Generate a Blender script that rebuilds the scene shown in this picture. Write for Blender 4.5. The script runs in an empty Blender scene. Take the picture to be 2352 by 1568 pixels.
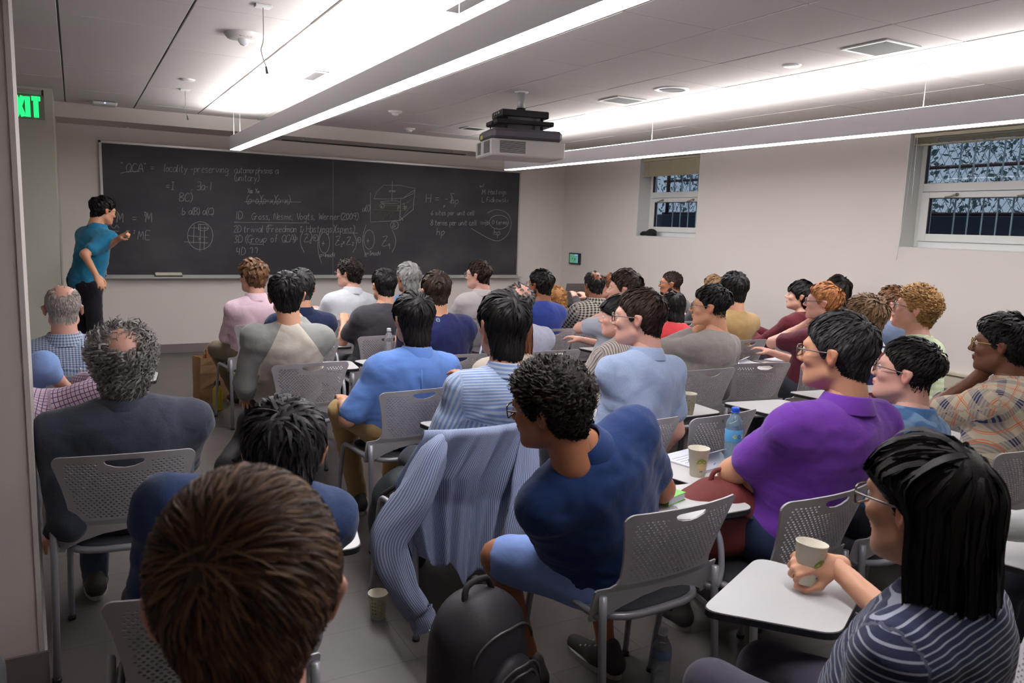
import bpy, math, random
import numpy as np
from mathutils import Vector, Matrix
from mathutils.geometry import delaunay_2d_cdt

# ------------------------------------------------------------------ camera, world, lights, exposure
SC = bpy.context.scene
COL = SC.collection
CAM_F, CAM_PITCH, CAM_ROLL, CAM_YAW, CAM_H = 1802.9, 0.145267, 0.0342288, 0.5082318, 1.6
_cy, _sy = math.cos(CAM_YAW), math.sin(CAM_YAW)
_cp, _sp = math.cos(CAM_PITCH), math.sin(CAM_PITCH)
_cr, _sr = math.cos(CAM_ROLL), math.sin(CAM_ROLL)
FWD = np.array([_sy * _cp, _cy * _cp, -_sp])
_r = np.array([_cy, -_sy, 0.0])
_u = np.cross(_r, FWD)
RGT = _cr * _r + _sr * _u
UPV = -_sr * _r + _cr * _u
cam_data = bpy.data.cameras.new('camera')
cam = bpy.data.objects.new('camera', cam_data)
COL.objects.link(cam)
cam_data.sensor_width = 23.5
cam_data.lens = CAM_F / 2352 * 23.5
cam_data.clip_start = 0.05
cam_data.dof.use_dof = True
cam_data.dof.focus_distance = 4.2
cam_data.dof.aperture_fstop = 5.0
M = Matrix(((RGT[0], UPV[0], -FWD[0], 0), (RGT[1], UPV[1], -FWD[1], 0), (RGT[2], UPV[2], -FWD[2], CAM_H), (0, 0, 0, 1)))
cam.matrix_world = M
SC.camera = cam
SC.view_settings.view_transform = 'Standard'
SC.view_settings.look = 'None'
SC.view_settings.exposure = 0.05
SC.view_settings.gamma = 1.0
SC.view_settings.use_curve_mapping = False
SC.cycles.use_denoising = True
SC.cycles.max_bounces = 8
SC.cycles.diffuse_bounces = 4
SC.cycles.transparent_max_bounces = 12
SC.cycles.sample_clamp_indirect = 6.0

LAMP_UP = 56.0
LAMP_DOWN = 40.0
world = bpy.data.worlds.new('daylight')
SC.world = world
world.use_nodes = True
_wn = world.node_tree.nodes
_bg = _wn['Background']
_bg.inputs['Color'].default_value = (0.62, 0.74, 0.95, 1)
_bg.inputs['Strength'].default_value = 0.45

def ray(x, y):
    return (FWD * CAM_F + RGT * (x - 1176) - UPV * (y - 784)) / CAM_F
CAMC = np.array([0, 0, CAM_H])
def onz(x, y, z):
    d = ray(x, y); return CAMC + d * (z - CAM_H) / d[2]
def ony(x, y, Y):
    d = ray(x, y); return CAMC + d * Y / d[1]
def onx(x, y, X):
    d = ray(x, y); return CAMC + d * X / d[0]

# ------------------------------------------------------------------ materials
MATS = {}
def principled(name, color, rough=0.6, metal=0.0, spec=0.5, **kw):
    m = bpy.data.materials.new(name); m.use_nodes = True
    b = m.node_tree.nodes['Principled BSDF']
    b.inputs['Base Color'].default_value = (*color[:3], 1)
    b.inputs['Roughness'].default_value = rough
    b.inputs['Metallic'].default_value = metal
    b.inputs['Specular IOR Level'].default_value = spec
    for k, v in kw.items():
        b.inputs[k].default_value = v
    MATS[name] = m
    return m
def srgb(r, g, b):
    f = lambda c: (c / 255 / 12.92) if c / 255 <= 0.04045 else ((c / 255 + 0.055) / 1.055) ** 2.4
    return (f(r), f(g), f(b))
def N(m, t, **kw):
    n = m.node_tree.nodes.new(t)
    for k, v in kw.items():
        setattr(n, k, v)
    return n
def L(m, a, b):
    m.node_tree.links.new(a, b)
def bsdf(m):
    return m.node_tree.nodes['Principled BSDF']
def noise_mat(name, c1, c2, scale, rough=0.6, bump=0.0, bscale=None, coord='Object', spec=0.5, detail=4.0, dist=0.002):
    m = principled(name, c1, rough, spec=spec)
    tc = N(m, 'ShaderNodeTexCoord'); nz = N(m, 'ShaderNodeTexNoise')
    nz.inputs['Scale'].default_value = scale; nz.inputs['Detail'].default_value = detail
    L(m, tc.outputs[coord], nz.inputs['Vector'])
    mx = N(m, 'ShaderNodeMix', data_type='RGBA')
    mx.inputs['A'].default_value = (*c1, 1); mx.inputs['B'].default_value = (*c2, 1)
    L(m, nz.outputs['Fac'], mx.inputs['Factor']); L(m, mx.outputs['Result'], bsdf(m).inputs['Base Color'])
    if bump:
        n2 = N(m, 'ShaderNodeTexNoise'); n2.inputs['Scale'].default_value = bscale or scale * 4
        L(m, tc.outputs[coord], n2.inputs['Vector'])
        bp = N(m, 'ShaderNodeBump'); bp.inputs['Strength'].default_value = bump; bp.inputs['Distance'].default_value = dist
        L(m, n2.outputs['Fac'], bp.inputs['Height']); L(m, bp.outputs['Normal'], bsdf(m).inputs['Normal'])
    return m
def emit_mat(name, color, strength):
    m = bpy.data.materials.new(name); m.use_nodes = True
    nt = m.node_tree; nt.nodes.clear()
    o = nt.nodes.new('ShaderNodeOutputMaterial'); e = nt.nodes.new('ShaderNodeEmission')
    e.inputs['Color'].default_value = (*color, 1); e.inputs['Strength'].default_value = strength
    nt.links.new(e.outputs[0], o.inputs['Surface'])
    return m
def glass_mat(name, color, rough=0.02, alpha=0.25, milk=0.0):
    m = bpy.data.materials.new(name); m.use_nodes = True
    nt = m.node_tree; nt.nodes.clear()
    o = nt.nodes.new('ShaderNodeOutputMaterial'); g = nt.nodes.new('ShaderNodeBsdfGlossy'); t = nt.nodes.new('ShaderNodeBsdfTransparent')
    g.inputs['Roughness'].default_value = rough
    t.inputs['Color'].default_value = (*color, 1)
    fr = nt.nodes.new('ShaderNodeLayerWeight'); fr.inputs['Blend'].default_value = alpha
    mx = nt.nodes.new('ShaderNodeMixShader')
    nt.links.new(fr.outputs['Fresnel'], mx.inputs[0]); nt.links.new(t.outputs[0], mx.inputs[1]); nt.links.new(g.outputs[0], mx.inputs[2])
    if milk:
        df = nt.nodes.new('ShaderNodeBsdfDiffuse'); df.inputs['Color'].default_value = (*[min(1, c * 1.0) for c in color], 1)
        m2 = nt.nodes.new('ShaderNodeMixShader'); m2.inputs[0].default_value = milk
        nt.links.new(mx.outputs[0], m2.inputs[1]); nt.links.new(df.outputs[0], m2.inputs[2]); nt.links.new(m2.outputs[0], o.inputs['Surface'])
    else:
        nt.links.new(mx.outputs[0], o.inputs['Surface'])
    return m

# ------------------------------------------------------------------ mesh helpers
def mesh_np(name, V, F, smooth=True, attrs=None):
    """V (n,3); F list of arrays (m,k)"""
    me = bpy.data.meshes.new(name)
    V = np.asarray(V, np.float32)
    if not isinstance(F, (list, tuple)):
        F = [F]
    F = [np.asarray(f, np.int32) for f in F if len(f)]
    me.vertices.add(len(V)); me.vertices.foreach_set('co', V.ravel())
    loops = np.concatenate([f.ravel() for f in F]) if F else np.zeros(0, np.int32)
    sizes = np.concatenate([np.full(len(f), f.shape[1], np.int32) for f in F]) if F else np.zeros(0, np.int32)
    me.loops.add(len(loops)); me.loops.foreach_set('vertex_index', loops)
    me.polygons.add(len(sizes))
    starts = np.concatenate([[0], np.cumsum(sizes)[:-1]]).astype(np.int32) if len(sizes) else sizes
    me.polygons.foreach_set('loop_start', starts)
    me.polygons.foreach_set('use_smooth', np.full(len(sizes), smooth, bool))
    for k, (typ, arr) in (attrs or {}).items():
        a = me.attributes.new(k, typ, 'POINT')
        arr = np.asarray(arr, np.float32)
        a.data.foreach_set('vector' if typ == 'FLOAT_VECTOR' else 'value', arr.ravel())
    me.update(calc_edges=True)
    return me
def obj(name, me, mat=None, parent=None, loc=None, rot=None, **props):
    o = bpy.data.objects.new(name, me)
    COL.objects.link(o)
    if mat is not None and me is not None and not me.materials:
        me.materials.append(mat)
    if parent is not None:
        o.parent = parent
    if loc is not None: o.location = loc
    if rot is not None: o.rotation_euler = rot
    for k, v in props.items(): o[k] = v
    return o
def thing(name, label, cat, loc=(0, 0, 0), rot=(0, 0, 0), group=None):
    o = bpy.data.objects.new(name, None); COL.objects.link(o)
    o.empty_display_size = 0.1
    o.location = loc; o.rotation_euler = rot
    o['label'] = label; o['category'] = cat
    if group: o['group'] = group
    return o
def tag(o, label, cat, group=None):
    o['label'] = label; o['category'] = cat
    if group: o['group'] = group
    return o
class MB:
    """collects pieces of ONE mesh"""
    def __init__(s): s.V = []; s.F = {3: [], 4: []}; s.n = 0
    def add(s, V, F):
        V = np.asarray(V, float)
        for f in (F if isinstance(F, (list, tuple)) and len(F) and isinstance(F[0], np.ndarray) else [np.asarray(F)]):
            if len(f): s.F[f.shape[1]].append(f + s.n)
        s.V.append(V); s.n += len(V)
        return s
    def mesh(s, name, smooth=False):
        return mesh_np(name, np.concatenate(s.V), [np.concatenate(v) for v in s.F.values() if v], smooth)
def box_vf(x0, x1, y0, y1, z0, z1, bev=0.0):
    b = bev
    if b <= 0:
        V = np.array([(x, y, z) for x in (x0, x1) for y in (y0, y1) for z in (z0, z1)])
        F = np.array([(0, 1, 3, 2), (4, 6, 7, 5), (0, 4, 5, 1), (2, 3, 7, 6), (0, 2, 6, 4), (1, 5, 7, 3)])
        return V, F
    V = []; idx = {}
    for sx in (0, 1):
        for sy in (0, 1):
            for sz in (0, 1):
                c = [(x0, x1)[sx], (y0, y1)[sy], (z0, z1)[sz]]
                d = [b if k == 0 else -b for k in (sx, sy, sz)]
                for ax in range(3):
                    p = [c[k] + (d[k] if k != ax else 0) for k in range(3)]
                    idx[(sx, sy, sz, ax)] = len(V); V.append(p)
    Q = []; T = []
    for ax in range(3):
        o1, o2 = [k for k in range(3) if k != ax]
        for s in (0, 1):
            ring = []
            for a, bb in ((0, 0), (1, 0), (1, 1), (0, 1)):
                k = [0, 0, 0]; k[ax] = s; k[o1] = a; k[o2] = bb
                ring.append(idx[(*k, ax)])
            Q.append(ring if (s == 1) ^ (ax == 1) else ring[::-1])
        for a in (0, 1):
            for bb in (0, 1):
                k0 = [0, 0, 0]; k0[o1] = a; k0[o2] = bb; k1 = list(k0); k1[ax] = 1
                Q.append([idx[(*k0, o1)], idx[(*k1, o1)], idx[(*k1, o2)], idx[(*k0, o2)]])
    for sx in (0, 1):
        for sy in (0, 1):
            for sz in (0, 1):
                T.append([idx[(sx, sy, sz, a)] for a in range(3)])
    return np.array(V), [np.array(Q), np.array(T)]
def fix_normals(me):
    import bmesh
    bm = bmesh.new(); bm.from_mesh(me)
    bmesh.ops.recalc_face_normals(bm, faces=bm.faces)
    bm.to_mesh(me); bm.free()
    return me
def box_obj(name, x0, x1, y0, y1, z0, z1, mat, parent=None, bev=0.0, **props):
    c = np.array([(x0 + x1) / 2, (y0 + y1) / 2, z0])
    mb = MB(); V, F = box_vf(x0, x1, y0, y1, z0, z1, bev)
    V = np.asarray(V) - (c if parent is None else 0)
    mb.add(V, F if isinstance(F, list) else [F])
    me = mb.mesh(name)
    if bev: fix_normals(me)
    return obj(name, me, mat, parent, loc=c if parent is None else None, **props)
def tube_vf(pts, rad, n=8, closed=False, cap=True, sx=1.0):
    P = np.asarray(pts, float); m = len(P)
    rad = np.broadcast_to(np.asarray(rad, float), (m,))
    T = np.gradient(P, axis=0) if not closed else np.roll(P, -1, 0) - np.roll(P, 1, 0)
    T /= np.linalg.norm(T, axis=1)[:, None] + 1e-12
    a = np.array([0, 0, 1.0]) if abs(T[0][2]) < 0.9 else np.array([1.0, 0, 0])
    u = np.cross(T[0], a); u /= np.linalg.norm(u)
    V = []
    th = np.linspace(0, 2 * np.pi, n, endpoint=False)
    for i in range(m):
        u = u - T[i] * (u @ T[i]); u /= np.linalg.norm(u) + 1e-12
        w = np.cross(T[i], u)
        V.append(P[i] + rad[i] * (np.cos(th)[:, None] * u * sx + np.sin(th)[:, None] * w))
    V = np.concatenate(V)
    F = []
    rng = range(m) if closed else range(m - 1)
    for i in rng:
        j = (i + 1) % m
        for k in range(n):
            F.append((i * n + k, i * n + (k + 1) % n, j * n + (k + 1) % n, j * n + k))
    Fs = [np.array(F)]
    if cap and not closed:
        V = np.concatenate([V, P[:1], P[-1:]])
        c0, c1 = len(V) - 2, len(V) - 1
        Fs.append(np.array([(c0, (k + 1) % n, k) for k in range(n)] + [(c1, (m - 1) * n + k, (m - 1) * n + (k + 1) % n) for k in range(n)]))
    return V, Fs
def lathe_vf(prof, n=20):
    prof = np.asarray(prof, float); m = len(prof)
    th = np.linspace(0, 2 * np.pi, n, endpoint=False)
    V = np.concatenate([np.stack([r * np.cos(th), r * np.sin(th), np.full(n, z)], 1) for r, z in prof])
    F = [(i * n + k, i * n + (k + 1) % n, (i + 1) * n + (k + 1) % n, (i + 1) * n + k) for i in range(m - 1) for k in range(n)]
    return V, [np.array(F)]
def lathe_obj(name, prof, mat, parent=None, n=20, loc=None, smooth=True, **props):
    mb = MB(); mb.add(*lathe_vf(prof, n)); return obj(name, mb.mesh(name, smooth), mat, parent, loc, **props)
def tube_obj(name, pts, rad, mat, parent=None, n=8, closed=False, **kw):
    mb = MB(); mb.add(*tube_vf(pts, rad, n, closed)); return obj(name, mb.mesh(name, True), mat, parent, **kw)
def smooth_path(pts, k=6, closed=False):
    P = np.asarray(pts, float); m = len(P); out = []
    g = lambda i: P[i % m] if closed else P[min(max(i, 0), m - 1)]
    for i in range(m if closed else m - 1):
        a, b, c, d = g(i - 1), g(i), g(i + 1), g(i + 2)
        for s in range(k):
            t = s / k
            out.append(0.5 * ((2 * b) + (c - a) * t + (2 * a - 5 * b + 4 * c - d) * t * t + (3 * b - a - 3 * c + d) * t ** 3))
    if not closed: out.append(P[-1])
    return np.array(out)

# ------------------------------------------------------------------ implicit surfaces
def f32(a): return np.asarray(a, np.float32)
def p_ell(P, c, r, R=None):
    q = P - f32(c)
    if R is not None: q = q @ f32(R)
    r = f32(r)
    k0 = np.sqrt(((q / r) ** 2).sum(-1)); k1 = np.sqrt(((q / (r * r)) ** 2).sum(-1)) + 1e-6
    return k0 * (k0 - 1) / k1
def p_cone(P, a, b, ra, rb):
    a = f32(a); ab = f32(b) - a
    q = P - a
    t = np.clip(q @ ab / (ab @ ab + 1e-9), 0, 1)
    q = q - t[..., None] * ab
    return np.sqrt((q * q).sum(-1)) - (ra + (rb - ra) * t)
def smin(a, b, k):
    h = np.maximum(k - np.abs(a - b), 0) / k
    return np.minimum(a, b) - h * h * k * 0.25
def smax(a, b, k): return -smin(-a, -b, k)
def field(P, prims):
    d = None
    for pr in prims:
        kind, k = pr[0], pr[1]
        if kind in ('e', '-e'): v = p_ell(P, *pr[2:])
        elif kind in ('c', '-c'): v = p_cone(P, *pr[2:])
        if kind[0] == '-': d = smax(d, -v, k)
        else: d = v if d is None else smin(d, v, k)
    return d
def sdf_mesh(fn, lo, hi, h, B=8):
    lo = np.asarray(lo, float); hi = np.asarray(hi, float)
    nb = np.ceil((hi - lo) / h / B).astype(int)
    ii = np.stack(np.meshgrid(*[np.arange(k) for k in nb], indexing='ij'), -1).reshape(-1, 3)
    cen = lo + (ii * B + (B - 1) / 2) * h
    d0 = fn(f32(cen))
    near = np.abs(d0) < B * h * 1.15 + 0.01
    loc = np.stack(np.meshgrid(*[np.arange(B)] * 3, indexing='ij'), -1).reshape(-1, 3)
    pts = (lo + (ii[near][:, None, :] * B + loc[None]) * h).astype(np.float32)
    D = np.empty((len(ii), B ** 3), np.float32)
    D[:] = np.sign(d0)[:, None]
    D[near] = fn(pts.reshape(-1, 3)).reshape(-1, B ** 3)
    D = D.reshape(*nb, B, B, B).transpose(0, 3, 1, 4, 2, 5).reshape(nb * B)
    D[0], D[-1], D[:, 0], D[:, -1], D[:, :, 0], D[:, :, -1] = 1, 1, 1, 1, 1, 1
    S = D < 0
    c = np.zeros(np.array(S.shape) - 1, np.int8)
    for dx in (0, 1):
        for dy in (0, 1):
            for dz in (0, 1):
                c += S[dx:S.shape[0] - 1 + dx, dy:S.shape[1] - 1 + dy, dz:S.shape[2] - 1 + dz]
    act = np.argwhere((c > 0) & (c < 8))
    idx = -np.ones(c.shape, np.int32); idx[tuple(act.T)] = np.arange(len(act))
    acc = np.zeros((len(act), 3)); cnt = np.zeros(len(act))
    cor = [(a, b, d) for a in (0, 1) for b in (0, 1) for d in (0, 1)]
    for i, p in enumerate(cor):
        for ax in range(3):
            if p[ax] == 0:
                q = list(p); q[ax] = 1
                a = D[tuple((act + p).T)]; b = D[tuple((act + q).T)]
                m = (a < 0) != (b < 0)
                t = np.where(m, a / np.where(m, a - b, 1), 0)
                pos = np.tile(np.array(p, float), (len(act), 1)); pos[:, ax] = t
                acc[m] += pos[m]; cnt[m] += 1
    V = lo + (act + acc / cnt[:, None]) * h
    quads = []
    for ax in range(3):
        sl0 = [slice(None)] * 3; sl1 = [slice(None)] * 3
        sl0[ax] = slice(0, -1); sl1[ax] = slice(1, None)
        A, Bb = S[tuple(sl0)], S[tuple(sl1)]
        e = np.argwhere(A != Bb); s = A[tuple(e.T)]
        o1, o2 = [(1, 2), (2, 0), (0, 1)][ax]
        ok = (e[:, o1] > 0) & (e[:, o2] > 0)
        e = e[ok]; s = s[ok]
        def g(a, b):
            k = e.copy(); k[:, o1] -= a; k[:, o2] -= b
            return idx[tuple(k.T)]
        q = np.stack([g(1, 1), g(0, 1), g(0, 0), g(1, 0)], 1)
        q[~s] = q[~s][:, ::-1]
        quads.append(q)
    Q = np.concatenate(quads)
    Q = Q[(Q >= 0).all(1)]
    return V, Q
def wav(P, f, ph=0.0):
    x, y, z = P[..., 0], P[..., 1], P[..., 2]
    return np.sin(f * (x * .9 + y * .5 - z * .6) + 1.7 * np.sin(f * .53 * (z + x * .4) + ph) + ph) * np.sin(f * .7 * (z * 1.1 - y * .6 + x * .2) + 1.3 * np.sin(f * .4 * (x - z) + 2 * ph))
def nrm(v): v = np.asarray(v, float); return v / (np.linalg.norm(v) + 1e-12)
def rotm(yaw, pitch=0.0, roll=0.0):
    """columns: right, forward, up. yaw CCW seen from above, pitch>0 looks up, roll>0 tilts to the right"""
    cy, sy = math.cos(yaw), math.sin(yaw); cp, sp = math.cos(pitch), math.sin(pitch); cr, sr = math.cos(roll), math.sin(roll)
    Rz = np.array([[cy, -sy, 0], [sy, cy, 0], [0, 0, 1]])
    Rx = np.array([[1, 0, 0], [0, cp, -sp], [0, sp, cp]])
    Ry = np.array([[cr, 0, sr], [0, 1, 0], [-sr, 0, cr]])
    return Rz @ Rx @ Ry
# ------------------------------------------------------------------ the room
XR = 6.30; YF = 9.89; ZC = 2.675; XL = -2.2; YB = -2.4
S = 'structure'
wall_m = noise_mat('wall_paint', srgb(219, 211, 205), srgb(214, 206, 200), 1.5, 0.75, bump=0.08, bscale=220, spec=0.3)
side_m = noise_mat('wall_paint_green', srgb(186, 184, 172), srgb(181, 180, 168), 1.5, 0.75, bump=0.08, bscale=220, spec=0.3)
tile_m = noise_mat('ceiling_tile', srgb(198, 192, 188), srgb(205, 199, 196), 60, 0.9, bump=0.25, bscale=400, spec=0.1)
grid_m = principled('ceiling_grid', srgb(96, 92, 90), 0.7)
soffit_m = noise_mat('soffit_paint', srgb(205, 196, 190), srgb(200, 192, 186), 1.5, 0.8, spec=0.2)
floor_m = noise_mat('vinyl_floor', srgb(92, 85, 82), srgb(78, 72, 69), 3.0, 0.42, bump=0.15, bscale=60, spec=0.45)
base_m = principled('rubber_base', srgb(112, 104, 101), 0.6)
white_m = principled('white_frame', srgb(222, 222, 218), 0.45)
alu_m = principled('aluminium', srgb(190, 190, 188), 0.35, 0.6)
black_m = principled('black_plastic', srgb(22, 22, 24), 0.45)
dark_m = principled('dark_metal', srgb(38, 36, 40), 0.4, 0.3)

def struct(name, boxes, mat, parent=None, bev=0.0):
    mb = MB()
    for b in boxes:
        V, F = box_vf(*b, bev); mb.add(V, F if isinstance(F, list) else [F])
    me = mb.mesh(name)
    if bev: fix_normals(me)
    o = obj(name, me, mat, parent)
    if parent is None: o['kind'] = S
    return o

floor = struct('floor', [(XL - .1, XR + .4, YB - .1, YF + .1, -0.12, -0.0012)], floor_m)
# vinyl planks that the photograph lets one tell apart, laid across the aisle
pm = MB(); pm.add(*[*box_vf(-.608, .608, -.1522, .1522, -.0040, 0.0, .0004)]); plank_me = fix_normals(pm.mesh('floor_plank'))
k = 0
for j in range(30):
    yy = 1.0 + j * 0.305 + .1525
    off = (j % 3) * 0.406
    x = XL + .61 + off - 1.22 * 0
    while x < XR - .6:
        if -0.9 < x < 3.6 or yy > 8.9:
            o = obj('plank', plank_me, floor_m, floor, loc=(x, yy, 0)); k += 1
        x += 1.217
NPLANK = k

wall_front = struct('wall_front', [(-.13, XR + .3, YF, YF + .12, 0, ZC)], wall_m)
struct('wall_alcove', [(XL, -.13, 8.35, YF + .12, 0, ZC)], side_m)
struct('wall_left', [(XL - .12, XL, YB, 8.6, 0, ZC)], wall_m)
struct('wall_back', [(XL, XR + .3, YB - .12, YB, 0, ZC)], wall_m)
wp = struct('wall_partition', [(XL, -.165, 2.95, 3.14, 0, ZC)], noise_mat('partition_paint', srgb(224, 212, 206), srgb(219, 208, 202), 1.5, 0.75, bump=0.08, bscale=220, spec=0.3))
struct('trim_1', [(-.165, -.150, 2.944, 3.146, 0, ZC)], principled('corner_trim', srgb(214, 206, 200), .6))
W1 = (7.02, 8.14); W2 = (2.2, 4.43); ZS, ZT = 1.535, 2.50
struct('wall_right', [(XR, XR + .3, YB, W2[0], 0, ZC), (XR, XR + .3, W2[1], W1[0], 0, ZC), (XR, XR + .3, W1[1], YF, 0, ZC),
                      (XR, XR + .3, W2[0], W2[1], 0, ZS), (XR, XR + .3, W2[0], W2[1], ZT, ZC),
                      (XR, XR + .3, W1[0], W1[1], 0, ZS), (XR, XR + .3, W1[0], W1[1], ZT, ZC)], wall_m)
soffit = struct('ceiling_soffit', [(-.13, XR, 9.25, YF, 2.53, ZC + .03)], soffit_m)
struct('screen_slot', [(2.2, 4.6, 9.70, 9.78, 2.522, 2.531)], principled('slot_black', srgb(40, 36, 35), .8), soffit)
ceiling = struct('ceiling', [(XL, XR + .3, YB, 0.90, ZC, ZC + .1), (XL, XR + .3, .90, YF + .1, ZC + .022, ZC + .1)], soffit_m)
# recessed T-bar grid and one object for every tile
TX = [-.035 + .6145 * i for i in range(-4, 12)]; TY = [2.73 + .6096 * j for j in range(-3, 12)]
gb = []
for x in TX:
    if x > XL: gb.append((x - .011, x + .011, .9, 9.25, ZC + .008, ZC + .022))
for y in TY:
    if .9 < y < 9.25: gb.append((XL, XR, y - .007, y + .007, ZC + .008, ZC + .022))
struct('grid_rail', gb, grid_m, ceiling)
tile_cache = {}
for i in range(len(TX)):
    x0 = TX[i]; x1 = TX[i] + .6145
    x0, x1 = max(x0, XL), min(x1, XR)
    if x1 - x0 < .05: continue
    for j in range(len(TY)):
        y0, y1 = max(TY[j], .9), min(TY[j] + .6096, 9.25)
        if y1 - y0 < .05: continue
        if x1 < -.2 and (y0 > 8.35 or y1 < 2.9): continue
        if x1 < -.9: continue
        key = (round(x1 - x0, 3), round(y1 - y0, 3))
        if key not in tile_cache:
            mb = MB(); gx, gy = .0055, .0028
            mb.add(*box_vf(-key[0] / 2 + gx, key[0] / 2 - gx, -key[1] / 2 + gy, key[1] / 2 - gy, 0, .016, .0022))
            tile_cache[key] = fix_normals(mb.mesh('ceiling_tile'))
        h = .0006 * ((i * 7 + j * 13) % 5)
        obj('ceiling_tile', tile_cache[key], tile_m, ceiling, loc=((x0 + x1) / 2, (y0 + y1) / 2, ZC - h))

struct('baseboard_front', [(-.13, XR, YF - .012, YF, 0.012, .1), (-.13, XR, YF - .02, YF, 0, .014)], base_m)
struct('baseboard_alcove', [(XL, -.118, 8.338, 8.35, 0, .1), (-.13, -.118, 8.35, YF, 0, .1)], base_m)
struct('baseboard_partition', [(XL, -.138, 2.932, 2.944, 0, .11)], base_m)
struct('baseboard_right', [(XR - .012, XR, YB, YF, 0, .1)], base_m)
struct('trim_2', [(XR - .05, XR, .6, 5.2, .40, .52), (XR - .065, XR, .6, 5.2, .52, .54)], principled('heater_cover', srgb(196, 188, 168), .5))

# ------------------------------------------------------------------ windows
pane_m = glass_mat('window_glass', (.93, .97, .98), .01, .12)
reveal_m = principled('reveal_paint', srgb(214, 214, 210), .6)
seal_m = principled('window_seal', srgb(30, 32, 38), .5)
handle_m = principled('window_latch_metal', srgb(150, 140, 132), .3, .8)
blind_m = principled('blind_slat_vinyl', srgb(172, 166, 142), .5)
def window(n, y0, y1, blind_to, mid):
    w = thing('window_%d' % n, '', 'window', (XR, (y0 + y1) / 2, ZS)); del w['label'], w['category']; w['kind'] = S
    hw = (y1 - y0) / 2; H = ZT - ZS
    def bx(name, boxes, mat, parent=w, bev=.003):
        mb = MB()
        for b in boxes: mb.add(*box_vf(*b, bev))
        return obj(name, fix_normals(mb.mesh(name)), mat, parent)
    xo = .185
    bx('reveal', [(0.0, .26, hw - .012, hw, 0, H), (0.0, .26, -hw, -hw + .012, 0, H), (0.002, .26, -hw, hw, 0.0006, 0.006)], reveal_m, bev=.001)
    f = .055; m = mid - ZS
    bx('frame', [(xo, xo + .06, -hw + f, hw - f, H - .05, H), (xo, xo + .06, -hw + f, hw - f, 0, .06), (xo, xo + .06, -hw + .0125, -hw + f - .0005, 0.007, H), (xo, xo + .06, hw - f + .0005, hw - .0125, 0.007, H), (xo, xo + .06, -hw + f, hw - f, m, m + .07)], white_m)
    sa = bx('sash', [(xo - .018, xo + .04, -hw + .1305, hw - .1305, m - .055, m - .006), (xo - .018, xo + .04, -hw + .1305, hw - .1305, .0605, .125),
                (xo - .018, xo + .04, -hw + .056, -hw + .13, .0605, m - .006), (xo - .018, xo + .04, hw - .13, hw - .056, .0605, m - .006)], white_m)
    e = .006
    bx('seal', [(xo - .012, xo + .02, hw - .136, hw - .13, .125, m - .055), (xo - .012, xo + .02, -hw + .13, hw - .13, m - .061, m - .055), (xo + .005, xo + .03, hw - f - .012, hw - f, m + .07, H - .05)], seal_m, bev=.001)
    bx('pane', [(xo + .026, xo + .03, -hw + .05, hw - .05, m + .06, H - .04)], pane_m, bev=0.0005)
    bx('pane', [(xo + .008, xo + .012, -hw + .12, hw - .12, .12, m - .05)], pane_m, bev=0.0005)
    for s in (1, -1):
        yy = s * (hw - .28) if n == 1 else (hw - .36 if s > 0 else hw - .95)
        hb = MB()
        hb.add(*tube_vf(smooth_path([(xo - .02, yy - .02, m - .03), (xo - .045, yy - .015, m - .032), (xo - .05, yy + .02, m - .045), (xo - .045, yy + .07, m - .05)], 4), .007, 8))
        hb.add(*tube_vf([(xo - .016, yy - .02, m - .03), (xo - .03, yy - .02, m - .03)], .014, 10))
        obj('latch', hb.mesh('latch', True), handle_m, sa)
    # venetian blind: a thing of its own
    b = thing('window_blind', 'tan slatted blind lowered over the upper part of the small window' if n == 1 else 'tan slatted blind pulled fully up at the top of the wide window', 'blind', (XR + .05, (y0 + y1) / 2, ZS))
    bh = hw - .02
    bx('head_rail', [(-.02, .03, -bh, bh, H - .035, H - .004)], blind_m, b)
    nsl = 13 if n == 1 else 5
    top = H - .042
    step = (top - (blind_to - ZS) - .02) / nsl if n == 1 else .008
    mb = MB(); mb.add(*box_vf(-.014, .014, -bh + .004, bh - .004, -.001, .001)); me = mb.mesh('slat')
    for i in range(nsl):
        obj('slat', me, blind_m, b, loc=(.008, 0, top - step * (i + .6)), rot=(0, 1.15 if n == 1 else .1, 0))
    zb = top - step * (nsl + .6) - .008
    bx('bottom_rail', [(-.012, .022, -bh, bh, zb - .008, zb + .006)], blind_m, b)
    for q in (-.8, 0, .8):
        tube_obj('ladder_cord', [(-.012, bh * q, top), (-.012, bh * q, zb)], .0018, blind_m, b, 5)
    if n == 2:
        tube_obj('wand', [(-.025, bh - .04, H - .03), (-.028, bh - .05, H - .6)], .004, principled('clear_wand', srgb(215, 218, 215), .15), b, 6)
        tube_obj('pull_cord', [(-.028, bh - .02, H - .03), (-.03, bh + .0, H - .6), (-.075, bh + .005, -.11)], .0022, white_m, b, 5)
    return w
window(1, *W1, 2.28, 2.02)
window(2, *W2, 2.46, 2.02)
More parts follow.
